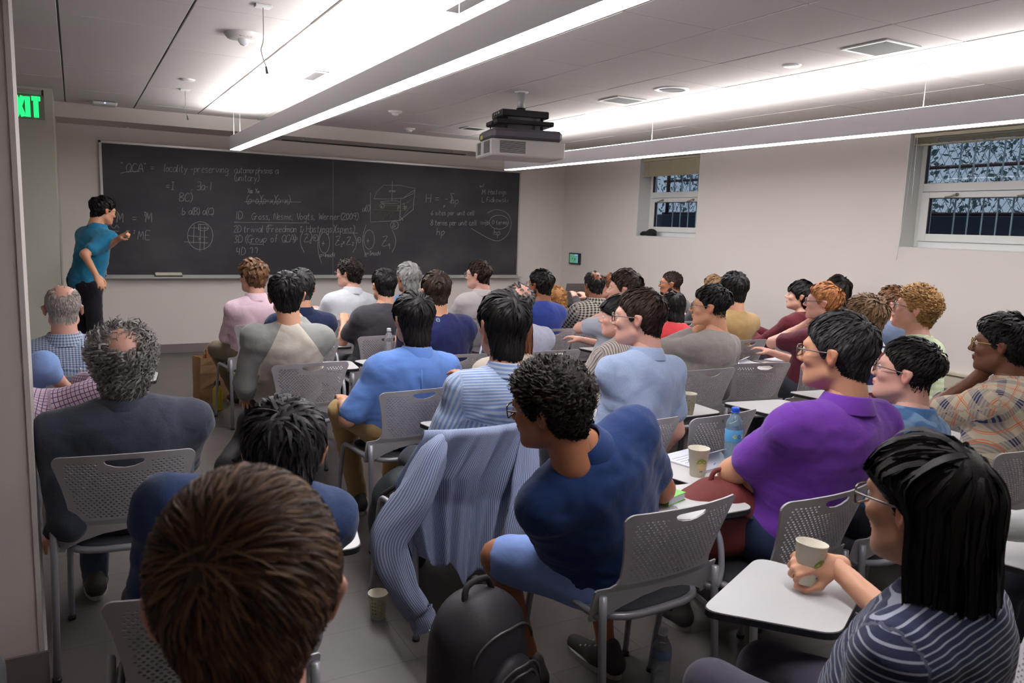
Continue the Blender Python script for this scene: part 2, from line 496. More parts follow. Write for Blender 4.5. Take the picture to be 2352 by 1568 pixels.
# outside the windows: areaway wall, fence, bars, leaves
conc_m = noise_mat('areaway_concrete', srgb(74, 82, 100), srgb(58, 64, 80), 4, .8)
fol_m = noise_mat('outside_leaves', srgb(120, 146, 138), srgb(46, 62, 62), 8, .7)
rust_m = principled('rusty_steel', srgb(92, 62, 62), .6, .3)
areaway = box_obj('outside_retaining_wall', XR + 1.5, XR + 1.75, 0, 11, 1.2, 1.86, conc_m, bev=.01); tag(areaway, 'low grey concrete retaining wall outside the windows', 'wall')
ground = struct('outside_ground', [(XR + .3, XR + 1.5, -1, 12, 1.1, 1.2)], conc_m)
bars = thing('window_bars', 'row of thin pale vertical security bars outside both windows', 'bars', (XR + .55, 5, 1.2))
mb = MB(); mb.add(*tube_vf([(0, 0, 0), (0, 0, 1.5)], .008, 6)); me = mb.mesh('bar', True)
pale_m = principled('pale_bar_paint', srgb(176, 192, 204), .5)
for i in range(26):
    y = 2.3 + i * .125 if i < 17 else 6.9 + (i - 17) * .15
    obj('bar', me, pale_m, bars, loc=(0, y - 5, 0))
fence = thing('chain_link_fence', 'chain-link fence on a rusty steel frame beyond the wide window', 'fence', (XR + 1.62, 5, 1.86))
mb = MB()
for i in range(100):
    y = -4.5 + i * .09
    for sgn in (1, -1):
        mb.add(*tube_vf([(0.004 * sgn, y, 0), (0.004 * sgn, y + sgn * .62, 1.05)], .0035, 3, cap=False))
obj('mesh_wire', mb.mesh('mesh_wire'), principled('galvanised_wire', srgb(196, 204, 214), .35, .5), fence, kind='stuff')
for z in (.02, .5, .78, 1.05): tube_obj('rail', [(0, -4.6, z), (0, 4.6, z)], .018, rust_m, fence, 8)
for y in (-4.5, -1.0, 2.4, 4.5): tube_obj('post', [(0, y, -.1), (0, y, 1.1)], .028, rust_m, fence, 8)
tube_obj('brace', [(-.05, -1.0, 1.0), (-.05, -2.2, .1)], .025, rust_m, fence, 8)
rng = np.random.default_rng(5)
n = 15000
c = np.stack([XR + 2.1 + rng.random(n) * 1.6, -1 + rng.random(n) * 12, 1.7 + rng.random(n) ** .8 * 1.9], 1)
a = rng.normal(size=(n, 3)) * .022; b2 = rng.normal(size=(n, 3)) * .014
V = np.stack([c - a, c + b2, c + a, c - b2], 1).reshape(-1, 3)
o = obj('hedge_leaves', mesh_np('hedge_leaves', V - [XR + 2.1, 5, 1.7], np.arange(4 * n).reshape(-1, 4), False), fol_m, loc=(XR + 2.1, 5, 1.7), kind='stuff')
tag(o, 'mass of blue-green leaves behind the fence outside the windows', 'foliage')

# ------------------------------------------------------------------ linear lights
lamp_up = emit_mat('uplight_diffuser', (1.0, .985, .99), LAMP_UP)
lamp_dn = emit_mat('downlight_diffuser', (.97, .965, 1.0), LAMP_DOWN)
hous_m = principled('lamp_housing', srgb(205, 202, 208), .4, .1)
def linear_light(x, lab):
    y0, y1 = .5, 8.58; z0, z1 = 2.275, 2.41; hw = .052
    t = thing('pendant_light', lab, 'lamp', (x, (y0 + y1) / 2, z0), group='suspended linear lights')
    hy = (y1 - y0) / 2; h = z1 - z0
    mb = MB()
    for b in ((-hw, -hw + .004, -hy, hy, .004, h), (hw - .004, hw, -hy, hy, .004, h), (-hw + .0045, hw - .0045, -hy, -hy + .004, .0, h), (-hw + .0045, hw - .0045, hy - .004, hy, 0, h), (-hw + .006, hw - .006, -hy + .006, hy - .006, .05, .054)):
        mb.add(*box_vf(*b, 0.0005))
    obj('housing', fix_normals(mb.mesh('housing')), hous_m, t)
    mb = MB(); mb.add(*box_vf(-hw + .004, hw - .004, -hy + .004, hy - .004, .0, .012, .001)); obj('lower_diffuser', fix_normals(mb.mesh('lower_diffuser')), lamp_dn, t)
    mb = MB(); mb.add(*box_vf(-hw + .006, hw - .006, -hy + .004, hy - .004, h - .012, h + .003, .001)); obj('upper_diffuser', fix_normals(mb.mesh('upper_diffuser')), lamp_up, t)
    for yy in (hy - .12, 1.3, -1.35, -hy + .3):
        for s in ((-.03, .03) if yy == hy - .12 else (0,)):
            tube_obj('suspension_cable', [(s, yy, h), (s, yy, ZC - z0)], .0022, alu_m, t, 5)
        mb = MB(); mb.add(*box_vf(-.05, .05, yy - .06, yy + .06, ZC - z0 - .008, ZC - z0 + .002, .002)); obj('ceiling_plate', fix_normals(mb.mesh('ceiling_plate')), white_m, t)
    return t
linear_light(1.465, 'suspended linear light running over the left aisle towards the chalkboard')
linear_light(4.64, 'suspended linear light running in front of the window wall')

# ------------------------------------------------------------------ ceiling fittings
def at_ceiling(x, y): p = onz(x, y, ZC); return (p[0], p[1], ZC)
grille_m = principled('vent_grille', srgb(62, 58, 57), .7)
def vent(cx, cy, w, d, lab):
    t = thing('ceiling_vent', lab, 'vent', (cx, cy, ZC - .004), group='square ceiling vents')
    mb = MB()
    for b in ((-w, w, -d, -d + .02, -.008, 0), (-w, w, d - .02, d, -.008, 0), (-w, -w + .02, -d + .0202, d - .0202, -.008, 0), (w - .02, w, -d + .0202, d - .0202, -.008, 0)): mb.add(*box_vf(*b, .002))
    obj('frame', fix_normals(mb.mesh('frame')), white_m, t)
    mb = MB(); mb.add(*box_vf(-w + .018, w - .018, -d + .018, d - .018, -.006, -.0005)); obj('grille', mb.mesh('grille'), grille_m, t)
vent(4.03, 3.07, .15, .15, 'square ceiling vent nearest the camera, above the window lamp')
vent(4.03, 5.49, .15, .14, 'square ceiling vent behind the round speaker, above the projector side')
p = at_ceiling(1135, 292); vent(3.95, 8.15, .12, .12, 'small square ceiling vent just beyond the projector')
p = at_ceiling(815, 243); vent(1.62, 6.1, .06, .2, 'narrow ceiling vent half hidden behind the left lamp')
p = at_ceiling(1200, 90); vent(1.72, 3.6, .06, .25, 'long narrow ceiling vent beside the left lamp near the camera')
spk = thing('ceiling_speaker', 'round white ceiling speaker with a grey grille', 'speaker', at_ceiling(1543, 204))
lathe_obj('rim', [(.1, 0), (.13, -.002), (.13, -.008), (.1, -.010), (.098, -.002)], white_m, spk, 32)
lathe_obj('grille', [(.0, -.006), (.09, -.006), (.099, -.003)], grille_m, spk, 32)
o = lathe_obj('cover_disc', [(0, -.012), (.05, -.011), (.058, -.006), (.06, 0)], white_m, None, 28, loc=at_ceiling(1819, 149)); tag(o, 'small plain round white ceiling disc between the speaker and the vent', 'cover')
o = lathe_obj('ceiling_disc', [(0, -.012), (.05, -.011), (.058, -.006), (.06, 0)], white_m, None, 28, loc=at_ceiling(430, 182)); tag(o, 'tiny round disc on the ceiling above the hanging microphone cord', 'cover')
cam_m = principled('device_white', srgb(214, 210, 206), .4)
sd = thing('smoke_detector', 'round white fire alarm with a glass strobe near the front left', 'alarm', at_ceiling(560, 78), group='ceiling detectors')
lathe_obj('base', [(.0, -.03), (.06, -.034), (.095, -.028), (.112, -.008), (.115, 0)], cam_m, sd, 32)
lathe_obj('strobe', [(0, -.07), (.022, -.062), (.034, -.045), (.036, -.03)], principled('strobe_glass', srgb(228, 230, 232), .05, 0, .8, Alpha=.7), sd, 16)
mb = MB()
for i, w in enumerate((.012, .010, .010, .012)):
    mb.add(*box_vf(-.04 + i * .02, -.04 + i * .02 + w, -.088, -.084, -.03, -.02, .001))
obj('red_lettering', fix_normals(mb.mesh('red_lettering')), principled('alarm_red', srgb(170, 60, 52), .5), sd)
for (px, py, lab) in ((908, 255, 'plain white smoke detector between the left lamp and the projector'), (940, 294, 'plain white smoke detector closest to the chalkboard soffit')):
    t = thing('smoke_detector', lab, 'detector', at_ceiling(px, py), group='ceiling detectors')
    lathe_obj('base', [(0, -.02), (.05, -.022), (.065, -.012), (.07, 0)], cam_m, t, 24)
    lathe_obj('sensor', [(0, -.045), (.025, -.042), (.034, -.03), (.036, -.02)], cam_m, t, 20)
ap = thing('wireless_access_point', 'square white access point with a blue light by the exit sign', 'device', at_ceiling(240, 234))
mb = MB(); mb.add(*box_vf(-.11, .11, -.11, .11, -.035, -.004, .012)); obj('shell', fix_normals(mb.mesh('shell')), cam_m, ap)
mb = MB(); mb.add(*box_vf(-.10, .10, -.10, .10, -.012, -.002, .004)); obj('mount', fix_normals(mb.mesh('mount')), black_m, ap)
mb = MB(); mb.add(*box_vf(-.006, .006, -.112, -.108, -.026, -.018)); obj('status_light', mb.mesh('status_light'), emit_mat('blue_led', (.25, .3, 1), 6), ap)
for (px, py, ln, lab) in ((604, 12, .30, 'microphone hanging from the ceiling plate next to the fire alarm'), (425, 205, .22, 'microphone hanging on a thin cord above the chalkboard end')):
    q = at_ceiling(px, py); t = thing('hanging_microphone', lab, 'microphone', q, group='hanging microphones')
    mb = MB(); mb.add(*box_vf(-.04, .04, -.03, .03, -.012, 0, .002)); obj('ceiling_plate', fix_normals(mb.mesh('ceiling_plate')), white_m, t)
    pts = smooth_path([(0, 0, -.01), (0, 0, -ln * .55), (-.012, 0, -ln * .75), (.012, 0, -ln)], 5)
    tube_obj('cord', pts, .0022, principled('cord_grey', srgb(120, 114, 110), .5), t, 5)
    tube_obj('capsule', [pts[-1], pts[-1] + [.006, 0, -.035]], [.005, .007], principled('mic_grey', srgb(90, 88, 86), .4), t, 8)
for i, px in enumerate((292, 695, 1040)):
    q = onz(px, (292, 320, 347)[i], 2.528)
    o = lathe_obj('sprinkler_head', [(0, -.012), (.012, -.01), (.016, 0)], principled('chrome_%d' % i, srgb(240, 240, 240), .1, .6), None, 12, loc=tuple(q)); tag(o, ('chrome sprinkler dot under the soffit at the exit sign end', 'chrome sprinkler dot under the soffit between lamp and board seam', 'chrome sprinkler dot under the soffit next to the projector')[i], 'sprinkler')

# exit sign
ex = thing('exit_sign', 'green glowing EXIT sign hanging from the ceiling behind the partition', 'sign', (-.36, 5.6, 2.25))
sx1 = onx(52, 250, -.36)
EY = 5.7; a0 = ony(100, 205, EY); a1 = ony(100, 276, EY); ex.location = (a0[0] - .2, EY, a1[2])
eh = a0[2] - a1[2]
green_e = emit_mat('exit_green', (.02, 1.0, .18), 1.6)
mb = MB(); mb.add(*box_vf(-.2, .2, -.002, .002, 0, eh * .80, .001)); obj('panel', fix_normals(mb.mesh('panel')), principled('acrylic', srgb(110, 116, 104), .2, 0, .5, Alpha=.55), ex)
mb = MB(); mb.add(*box_vf(-.2, .19, -.02, .02, eh * .80, eh * .95, .004)); hh = obj('housing', fix_normals(mb.mesh('housing')), alu_m, ex)
mb = MB(); mb.add(*box_vf(.19, .2, -.022, .022, eh * .76, eh * .96, .002)); obj('end_cap', fix_normals(mb.mesh('end_cap')), black_m, ex)
mb = MB(); mb.add(*box_vf(-.15, .06, -.03, .03, eh * .95, ZC - a1[2], .003)); obj('canopy', fix_normals(mb.mesh('canopy')), black_m, ex)
mb = MB()
lh0, lh1 = eh * .07, eh * .72; lw = .013
def bar2(x0, z0, x1, z1, w=lw):
    d = nrm([x1 - x0, 0, z1 - z0]); nn = np.array([-d[2], 0, d[0]]) * w
    A = np.array([x0, -.006, z0]); B_ = np.array([x1, -.006, z1])
    q = [A - nn, B_ - nn, B_ + nn, A + nn]; V = np.array(q + [v + [0, .004, 0] for v in q])
    mb.add(V, np.array([(3, 2, 1, 0), (4, 5, 6, 7), (0, 1, 5, 4), (1, 2, 6, 5), (2, 3, 7, 6), (3, 0, 4, 7)]))
lw = .0085
bar2(-.03, lh0, -.03, lh1); bar2(-.03, lh1 - lw, .01, lh1 - lw); bar2(-.03, (lh0 + lh1) / 2, .005, (lh0 + lh1) / 2); bar2(-.03, lh0 + lw, .01, lh0 + lw)
bar2(.052, lh0, .090, lh1); bar2(.052, lh1, .090, lh0); bar2(.113, lh0, .113, lh1); bar2(.156, lh0, .156, lh1); bar2(.134, lh1 - lw, .180, lh1 - lw)
obj('lettering', mb.mesh('lettering'), green_e, ex)

# wall control panel
q0 = onx(1311, 580, XR); q1 = onx(1334, 608, XR)
cp = thing('wall_control_panel', 'small touch screen with a green display on the window wall', 'screen', (XR, (q0[1] + q1[1]) / 2, q1[2]))
hy = abs(q0[1] - q1[1]) / 2; hh = q0[2] - q1[2]
mb = MB(); mb.add(*box_vf(-.03, 0, -hy, hy, 0, hh, .004)); obj('bezel', fix_normals(mb.mesh('bezel')), black_m, cp)
mb = MB(); mb.add(*box_vf(-.0315, -.03, -hy * .72, hy * .82, hh * .12, hh * .9)); obj('display', mb.mesh('display'), emit_mat('display_green', (.10, .26, .17), 1.0), cp)
mb = MB(); mb.add(*box_vf(-.033, -.0315, -hy * .70, -hy * .1, hh * .78, hh * .88)); mb.add(*box_vf(-.033, -.0315, -hy * .7, -hy * .6, hh * .15, hh * .7)); obj('display_bar', mb.mesh('display_bar'), emit_mat('display_blue', (.2, .4, .9), 1.0), cp)
mb = MB(); mb.add(*box_vf(-.033, -.0315, hy * .2, hy * .35, hh * .45, hh * .55)); mb.add(*box_vf(-.033, -.0315, -hy * .25, -hy * .1, hh * .35, hh * .55)); obj('display_mark', mb.mesh('display_mark'), emit_mat('display_dark', (.02, .1, .05), 1.0), cp)

# projector
pj = thing('projector', 'grey and white projector hanging on a black ceiling mount', 'projector', (3.19, 5.71, 2.168), rot=(0, 0, math.radians(-12))); pj.scale = (1.235,) * 3; PH = (ZC - 2.168) / 1.235
pw = principled('projector_white', srgb(198, 196, 192), .45); pd = principled('projector_grey', srgb(86, 82, 92), .45)
def pbox(name, b, mat, bev=.004, parent=pj):
    mb = MB(); mb.add(*box_vf(*b, bev)); return obj(name, fix_normals(mb.mesh(name)), mat, parent)
pbox('lower_case', (-.25, .25, -.19, .19, -.02, .085), pw, .008)
pbox('upper_case', (-.235, .235, -.18, .18, .085, .155), pd, .02)
for k2, (a, b) in enumerate(((-.20, -.02),)):
    for i in range(13): pbox('grille_slat', (a + .01, b, -.1925, -.19, .0 + i * .0058, .003 + i * .0058), grille_m, .0003)
for i in range(13): pbox('grille_slat', (-.2525, -.25, -.17, -.03, .0 + i * .0058, .003 + i * .0058), grille_m, .0003)
for i in range(13): pbox('grille_slat', (-.2525, -.25, .05, .13, .0 + i * .0058, .003 + i * .0058), grille_m, .0003)
pbox('label_sticker', (-.237, -.2345, .06, .12, .1, .125), principled('sticker_yellow', srgb(190, 190, 96), .5), .0003)
pbox('mount_plate', (-.20, .19, -.13, .13, .185, .215), dark_m, .006)
pbox('mount_tray', (-.16, .16, -.11, .13, .235, .28), dark_m, .006)
for sx_ in (-.12, .12):
    for sy_ in (-.08, .08): tube_obj('standoff', [(sx_, sy_, .15), (sx_, sy_, .24)], .01, dark_m, pj, 8)
for i in range(3): tube_obj('bolt', [(-.162, -.06 + i * .05, .258), (-.168, -.06 + i * .05, .258)], .009, alu_m, pj, 8)
tube_obj('mount_collar', [(0, 0, .28), (0, 0, .305)], .03, dark_m, pj, 14)
tube_obj('mount_pole', [(0, 0, .28), (0, 0, PH)], .024, principled('pole_grey', srgb(168, 168, 168), .4, .3), pj, 14)
lathe_obj('ceiling_flange', [(.024, PH - .008), (.045, PH - .006), (.045, PH)], white_m, pj, 20)
tube_obj('cable', smooth_path([(-.16, -.02, .24), (-.20, -.05, .2), (-.22, -.06, .155)], 5), .004, black_m, pj, 6)

# ------------------------------------------------------------------ chalkboard
YBd = YF - .035
bl, br = ony(233, 331, YBd), ony(1194, 395, YBd); bot = ony(240, 628, YBd)[2]; bot2 = ony(1190, 633, YBd)[2]
bx0, bx1, bz0, bz1 = bl[0], br[0], (bot + bot2) / 2, (bl[2] + br[2]) / 2
cb = thing('chalkboard', 'wide black chalkboard with chalk writing on the front wall', 'chalkboard', ((bx0 + bx1) / 2, YF, bz0))
bxc = (bx0 + bx1) / 2; hw = (bx1 - bx0) / 2; bh = bz1 - bz0
board_m = principled('slate', srgb(47, 46, 50), .55, spec=.35)
tc = N(board_m, 'ShaderNodeTexCoord'); nz = N(board_m, 'ShaderNodeTexNoise'); nz.inputs['Scale'].default_value = 1.3; nz.inputs['Detail'].default_value = 6
mp = N(board_m, 'ShaderNodeMapping'); mp.inputs['Scale'].default_value = (1, 1, 1.6)
L(board_m, tc.outputs['Object'], mp.inputs['Vector']); L(board_m, mp.outputs[0], nz.inputs['Vector'])
cr = N(board_m, 'ShaderNodeValToRGB'); cr.color_ramp.elements[0].position = .42; cr.color_ramp.elements[0].color = (*srgb(42, 41, 46), 1); cr.color_ramp.elements[1].position = .72; cr.color_ramp.elements[1].color = (*srgb(64, 62, 66), 1)
L(board_m, nz.outputs['Fac'], cr.inputs[0]); L(board_m, cr.outputs[0], bsdf(board_m).inputs['Base Color'])
seam = ony(765, 500, YBd)[0] - bxc
for a, b in ((-hw, seam - .003), (seam + .003, hw)):
    mb = MB(); mb.add(*box_vf(a, b, -.035, -.005, 0, bh, .002)); obj('writing_panel', fix_normals(mb.mesh('writing_panel')), board_m, cb)
mb = MB(); mb.add(*box_vf(seam - .004, seam + .004, -.034, -.02, 0, bh)); obj('seam_strip', mb.mesh('seam_strip'), principled('seam_grey', srgb(88, 84, 84), .5), cb)
for b in ((-hw - .03, hw + .03, -.042, 0, bh, bh + .03), (-hw - .03, hw + .03, -.042, 0, -.035, 0), (-hw - .03, -hw, -.042, 0, -.035, bh + .03), (hw, hw + .02, -.042, 0, -.035, bh + .03)):
    mb = MB(); mb.add(*box_vf(*b, .004)); obj('frame_rail', fix_normals(mb.mesh('frame_rail')), alu_m, cb)
mb = MB(); mb.add(*box_vf(-hw - .03, hw + .06, -.10, -.035, -.040, -.030, .003)); mb.add(*box_vf(-hw - .03, hw + .06, -.104, -.098, -.040, -.018, .002)); obj('chalk_tray', fix_normals(mb.mesh('chalk_tray')), alu_m, cb)
e0 = ony(356, 628, YBd - .04); e1 = ony(418, 628, YBd - .04)
er = thing('board_eraser', 'long pale felt eraser lying in the chalk tray', 'eraser', ((e0[0] + e1[0]) / 2, YF - .072, bz0 - .03))
ew = (e1[0] - e0[0]) / 2
mb = MB(); mb.add(*box_vf(-ew, ew, -.024, .02, .022, .058, .006)); obj('felt', fix_normals(mb.mesh('felt')), noise_mat('felt_cream', srgb(196, 192, 172), srgb(214, 210, 190), 60, .9), er)
mb = MB(); mb.add(*box_vf(-ew - .004, ew + .004, -.026, .022, .0, .024, .003)); obj('backing', fix_normals(mb.mesh('backing')), black_m, er)

# chalk strokes: a small single-line hand
G = {'A': ['0,0 .35,1 .7,0', '.15,.4 .55,.4'], 'B': ['0,0 0,1 .4,.95 .45,.7 .05,.52 .5,.4 .5,.1 0,0'], 'C': ['.6,.85 .3,1 0,.6 .1,.1 .4,0 .65,.15'], 'D': ['.05,0 .05,1 .5,.8 .6,.4 .4,.05 0,0'],
     'E': ['.6,1 0,1 0,0 .6,0', '0,.5 .45,.5'], 'F': ['.6,1 0,1 0,0', '0,.55 .4,.55'], 'G': ['.6,.85 .3,1 0,.6 .1,.1 .45,0 .6,.4 .35,.4'], 'H': ['0,0 0,1', '.6,0 .6,1', '0,.5 .6,.5'], 'I': ['.1,1 .5,1', '.3,1 .3,0', '.1,0 .5,0'],
     'L': ['0,1 0,0 .5,0'], 'M': ['0,0 .12,1 .35,.3 .6,1 .72,0'], 'N': ['0,0 .05,1 .5,0 .58,1'], 'Q': ['.3,1 0,.6 .2,0 .55,.1 .6,.7 .3,1', '.35,.3 .7,-.05'], 'V': ['0,1 .25,0 .55,1'], 'W': ['0,1 .15,0 .35,.7 .5,0 .7,1'],
     'Z': ['0,.9 .55,1 .0,0 .6,.05', '.15,.5 .45,.5'], 'a': ['.5,.55 .2,.6 0,.3 .15,0 .4,.1 .5,.55 .5,.1 .62,0'], 'b': ['0,1 .0,0 .35,.02 .45,.35 .1,.5'], 'c': ['.4,.5 .15,.6 0,.3 .15,0 .45,.08'], 'd': ['.45,.5 .15,.55 0,.2 .2,0 .45,.15', '.48,1 .45,0'],
     'e': ['0,.3 .4,.4 .25,.6 .05,.4 .1,.02 .45,.08'], 'f': ['.4,.95 .2,1 .15,0', '0,.5 .35,.5'], 'g': ['.45,.5 .15,.6 0,.3 .2,.05 .45,.3', '.47,.55 .42,-.35 .1,-.3'], 'h': ['0,1 0,0', '0,.35 .25,.55 .4,.4 .4,0'], 'i': ['.1,.55 .1,0', '.1,.8 .12,.83'],
     'k': ['0,1 0,0', '.4,.55 .02,.25 .4,0'], 'l': ['.1,1 .08,.1 .2,0'], 'm': ['0,.55 0,0', '0,.4 .2,.55 .3,.4 .3,0', '.3,.4 .5,.55 .6,.4 .6,0'], 'n': ['0,.55 0,0', '0,.4 .22,.57 .35,.4 .36,0'], 'o': ['.2,.58 0,.35 .1,.02 .35,.08 .4,.4 .2,.58'],
     'p': ['0,.55 0,-.4', '0,.45 .3,.57 .4,.3 .2,.02 0,.1'], 'r': ['0,.55 0,0', '0,.35 .15,.55 .35,.5'], 's': ['.38,.5 .15,.6 .08,.42 .35,.2 .3,.02 0,.05'], 't': ['.15,.95 .15,.05 .35,.02', '0,.6 .35,.62'], 'u': ['0,.55 .05,.05 .3,.05 .4,.55 .42,0'],
     'v': ['0,.55 .18,0 .4,.55'], 'w': ['0,.55 .12,0 .28,.4 .42,0 .56,.55'], 'x': ['0,.5 .4,0', '.4,.5 0,0'], 'y': ['0,.55 .2,.05', '.42,.55 .1,-.4'], '=': ['0,.55 .45,.55', '0,.3 .45,.3'], '-': ['0,.4 .35,.4'], '(': ['.3,1.1 .05,.7 .05,.2 .3,-.15'], ')': ['0,1.1 .25,.7 .25,.2 0,-.15'],
     '.': ['0,.02 .04,.04'], ',': ['.05,.1 0,-.15'], '1': ['.2,1 .18,0'], '2': ['0,.8 .25,1 .45,.75 0,0 .55,.02'], '3': ['0,.95 .4,.9 .15,.55 .45,.3 .25,0 0,.08'], '4': ['.05,1 0,.45 .5,.45', '.4,.9 .4,0'], '6': ['.4,1 .05,.5 .1,.02 .4,.1 .35,.4 .06,.3'],
     '8': ['.25,.52 0,.8 .25,1 .42,.78 .0,.2 .25,0 .45,.22 .25,.52'], '0': ['.25,1 0,.6 .12,.02 .45,.3 .4,.8 .2,1'], '9': ['.4,.6 .1,.55 .05,.85 .35,1 .42,.7 .38,0'], '?': ['0,.8 .2,1 .4,.8 .38,.45 .35,.2'], '"': ['0,1.1 .04,.9', '.15,1.12 .19,.92'], '/': ['.3,1 0,0'], '+': ['.25,.8 .25,.1', '0,.45 .5,.45'],
     '&': ['.1,0 .1,.95', '-.1,.75 .35,.8', '-.05,.1 .3,.1'], '>': ['0,.7 .45,.65 .5,.35 0,.3'], 'E!': [], 'R': ['.0,1 .45,1 .45,0', '.05,.5 .45,.5', '0,0 .45,0'], '@': ['.05,.05 .3,.6 .5,.3 .1,.3', '.5,.6 .3,.3 .55,0'], '~': ['0,.8 .1,.55 .25,.75 .4,.7 .4,.3', '-.05,.1 .35,.12'], '$': ['.5,1 0,1 .3,.5 0,0 .5,0']}
chalk_V = {'w': MB(), 'y': MB()}
rngc = np.random.default_rng(3)
def stroke(px, col='w', w=1.0, sm=4):
    P = np.array(px, float)
    if sm and len(P) > 2: P = smooth_path(np.c_[P, np.zeros(len(P))], sm)[:, :2]
    W_ = np.array([ony(x, y, YBd - .0006) for x, y in P]) - np.array([bxc, YF, bz0])
    T = np.gradient(W_, axis=0); T /= np.linalg.norm(T, axis=1)[:, None] + 1e-9
    nn = np.stack([-T[:, 2], np.zeros(len(T)), T[:, 0]], 1) * (.0028 * w * (0.75 + .5 * rngc.random(len(T))))[:, None]
    V = np.concatenate([W_ - nn, W_ + nn]); m = len(W_)
    V[:, 1] = W_[0, 1] - .0003
    chalk_V[col].add(V, np.array([(i, i + 1, m + i + 1, m + i) for i in range(m - 1)]))
def write(s, x, y, size, slope=.035, sp=1.0, w=1.0, col='w'):
    cx = 0
    for ch in s:
        if ch == ' ': cx += size * .45 * sp; continue
        for st in G.get(ch, []):
            P = [tuple(map(float, q.split(','))) for q in st.split()]
            stroke([(x + cx + a * size * .9 + b * size * .08, y + (cx + a * size) * slope - b * size) for a, b in P], col, w, 3)
        cx += size * (.32 if ch in 'il.,1()' else .74 if ch in 'mMwW' else .58) * sp
write('"QCA"', 276, 394, 20, .03, 1.15, 1.1); stroke([(276, 398), (295, 394), (322, 393)])
write('=', 346, 392, 16); write('locality -preserving', 376, 394, 17, .02, .84); write('automorphisms a', 538, 397, 15, .02, .78)
write('(unitary)', 538, 415, 16, .02, .8)
write('=I', 381, 435, 18); write(', Ra-1', 440, 436, 18, .01, .9); write('[BC)', 400, 462, 19, .01, 1.1); write('.b a(B) a(C).', 414, 492, 15, .01, .95)
write('M = M', 268, 511, 22, -.01, 1.35, 1.1); write('T', 331, 495, 9); G['T'] = ['0,1 .6,1', '.3,1 .3,0']; write('T', 330, 497, 10)
stroke([(253, 517), (262, 524), (268, 517), (273, 524)]); stroke([(256, 530), (273, 531)])
write('E', 289, 545, 15); write('T', 306, 537, 8); write('ME', 316, 550, 20, 0, 1.2)
th = np.linspace(0, 2 * np.pi, 22); stroke([(460 + 29 * math.cos(t), 541 + 32 * math.sin(t)) for t in th])
for q in ([(434, 523), (480, 524)], [(431, 541), (478, 545)], [(423, 555), (478, 558)], [(446, 516), (444, 560)], [(460, 514), (459, 577)], [(470, 520), (469, 573)], [(456, 514), (456, 528)], [(456, 515), (474, 516), (478, 524), (470, 530), (456, 527)], [(455, 547), (461, 548), (456, 551)]): stroke(q)
write('Ya Yx', 566, 443, 11, .03, 1); G['Y'] = ['0,1 .25,.5', '.5,1 .25,.5 .2,0']; write('Ya Yx', 568, 443, 11, .03, 1)
write('(o-o)(o-x)(o-x)', 566, 467, 18, .0, .78); stroke([(562, 463), (620, 463), (692, 464)])
write('1D', 540, 503, 18, .0, 1.2); write('Gross, Nesme, Vogts, Werner(2009)', 578, 504, 15, .0, .92)
stroke([(538, 510), (620, 511), (710, 512)])
write('2D trivial (Freedman & Hastings)(spins)', 537, 533, 15.5, .0, .9)
write('3D (Group of QCA)', 538, 557, 17, -.01, .93); stroke([(573, 560), (603, 561)]); stroke([(787, 535), (822, 535)])
write('4D ??.', 543, 585, 17, -.01, 1.1)
write('>', 675, 555, 16); 
def par(x, y0, y1, s): stroke([(x + 7 * s, y0), (x, (y0 * 2 + y1) / 3), (x, (y0 + 2 * y1) / 3), (x + 8 * s, y1)])
def ring(cx, cy, rx, ry): stroke([(cx + rx * math.cos(t), cy + ry * math.sin(t)) for t in np.linspace(0, 6.4, 16)])
par(691, 525, 580, 1); write('Z', 698, 555, 18); write('2', 712, 558, 7); par(716, 530, 556, -1); ring(725, 546, 6, 7); write('+', 721, 550, 9)
par(731, 523, 605, 1); ring(745, 557, 12, 24); write('+', 738, 566, 16); write('Z', 770, 562, 20); write('2', 783, 566, 7); write('x', 787, 560, 12); write('Z', 796, 561, 17); write('2', 809, 563, 7); par(818, 535, 580, -1)
ring(825, 551, 4, 6); write('+', 822, 554, 7); par(834, 516, 590, 1); ring(848, 550, 12, 22); write('+', 841, 560, 16); write('Z', 877, 564, 22); write('q', 890, 568, 12); G['q'] = ['.35,.5 .05,.5 .1,.1 .4,.4', '.38,.55 .38,-.4']; write('q', 891, 566, 12); par(908, 528, 580, -1)
write('p=1mod4', 735, 590, 10, 0, .85); write('p=3mod4', 838, 586, 10, 0, .85)
# box drawing
for q in ([(859, 456), (881, 425), (954, 433), (926, 455), (859, 456)], [(851, 442), (851, 509)], [(851, 510), (918, 506)], [(921, 455), (918, 507)], [(953, 434), (949, 481)], [(918, 506), (950, 480)], [(901, 415), (900, 460)], [(926, 455), (945, 440), (953, 436)], [(875, 463), (912, 461), (914, 467), (880, 466), (875, 463)], [(918, 495), (926, 506)], [(840, 480), (848, 470), (851, 478)]): stroke(q, 'w', 1.0, 0 if len(q) < 5 else 2)
write('a(i)', 832, 486, 13, -.15, .9); write('zermo', 890, 441, 7, 0, .9); ring(906, 517, 9, 9); write('Zi', 901, 521, 9); write('Sp Rp', 908, 478, 10); ring(878, 473, 5, 5); write('+', 875, 477, 6)
for q in ([(853, 434), (855, 455), (862, 470), (872, 480), (875, 510)], [(851, 467), (905, 472), (940, 462), (965, 445)], [(852, 480), (915, 484), (945, 476), (962, 461)], [(861, 470), (858, 500), (872, 512)], [(856, 446), (853, 470)], [(863, 503), (868, 490)], [(878, 505), (886, 488)], [(893, 505), (903, 486)], [(924, 500), (938, 480)], [(932, 468), (972, 441)], [(888, 495), (912, 470)], [(930, 488), (948, 468)]): stroke(q, 'y', .9)
write('H = -$', 978, 465, 20, 0, 1.05); write('hp', 1036, 468, 17); write('p', 1019, 475, 7)
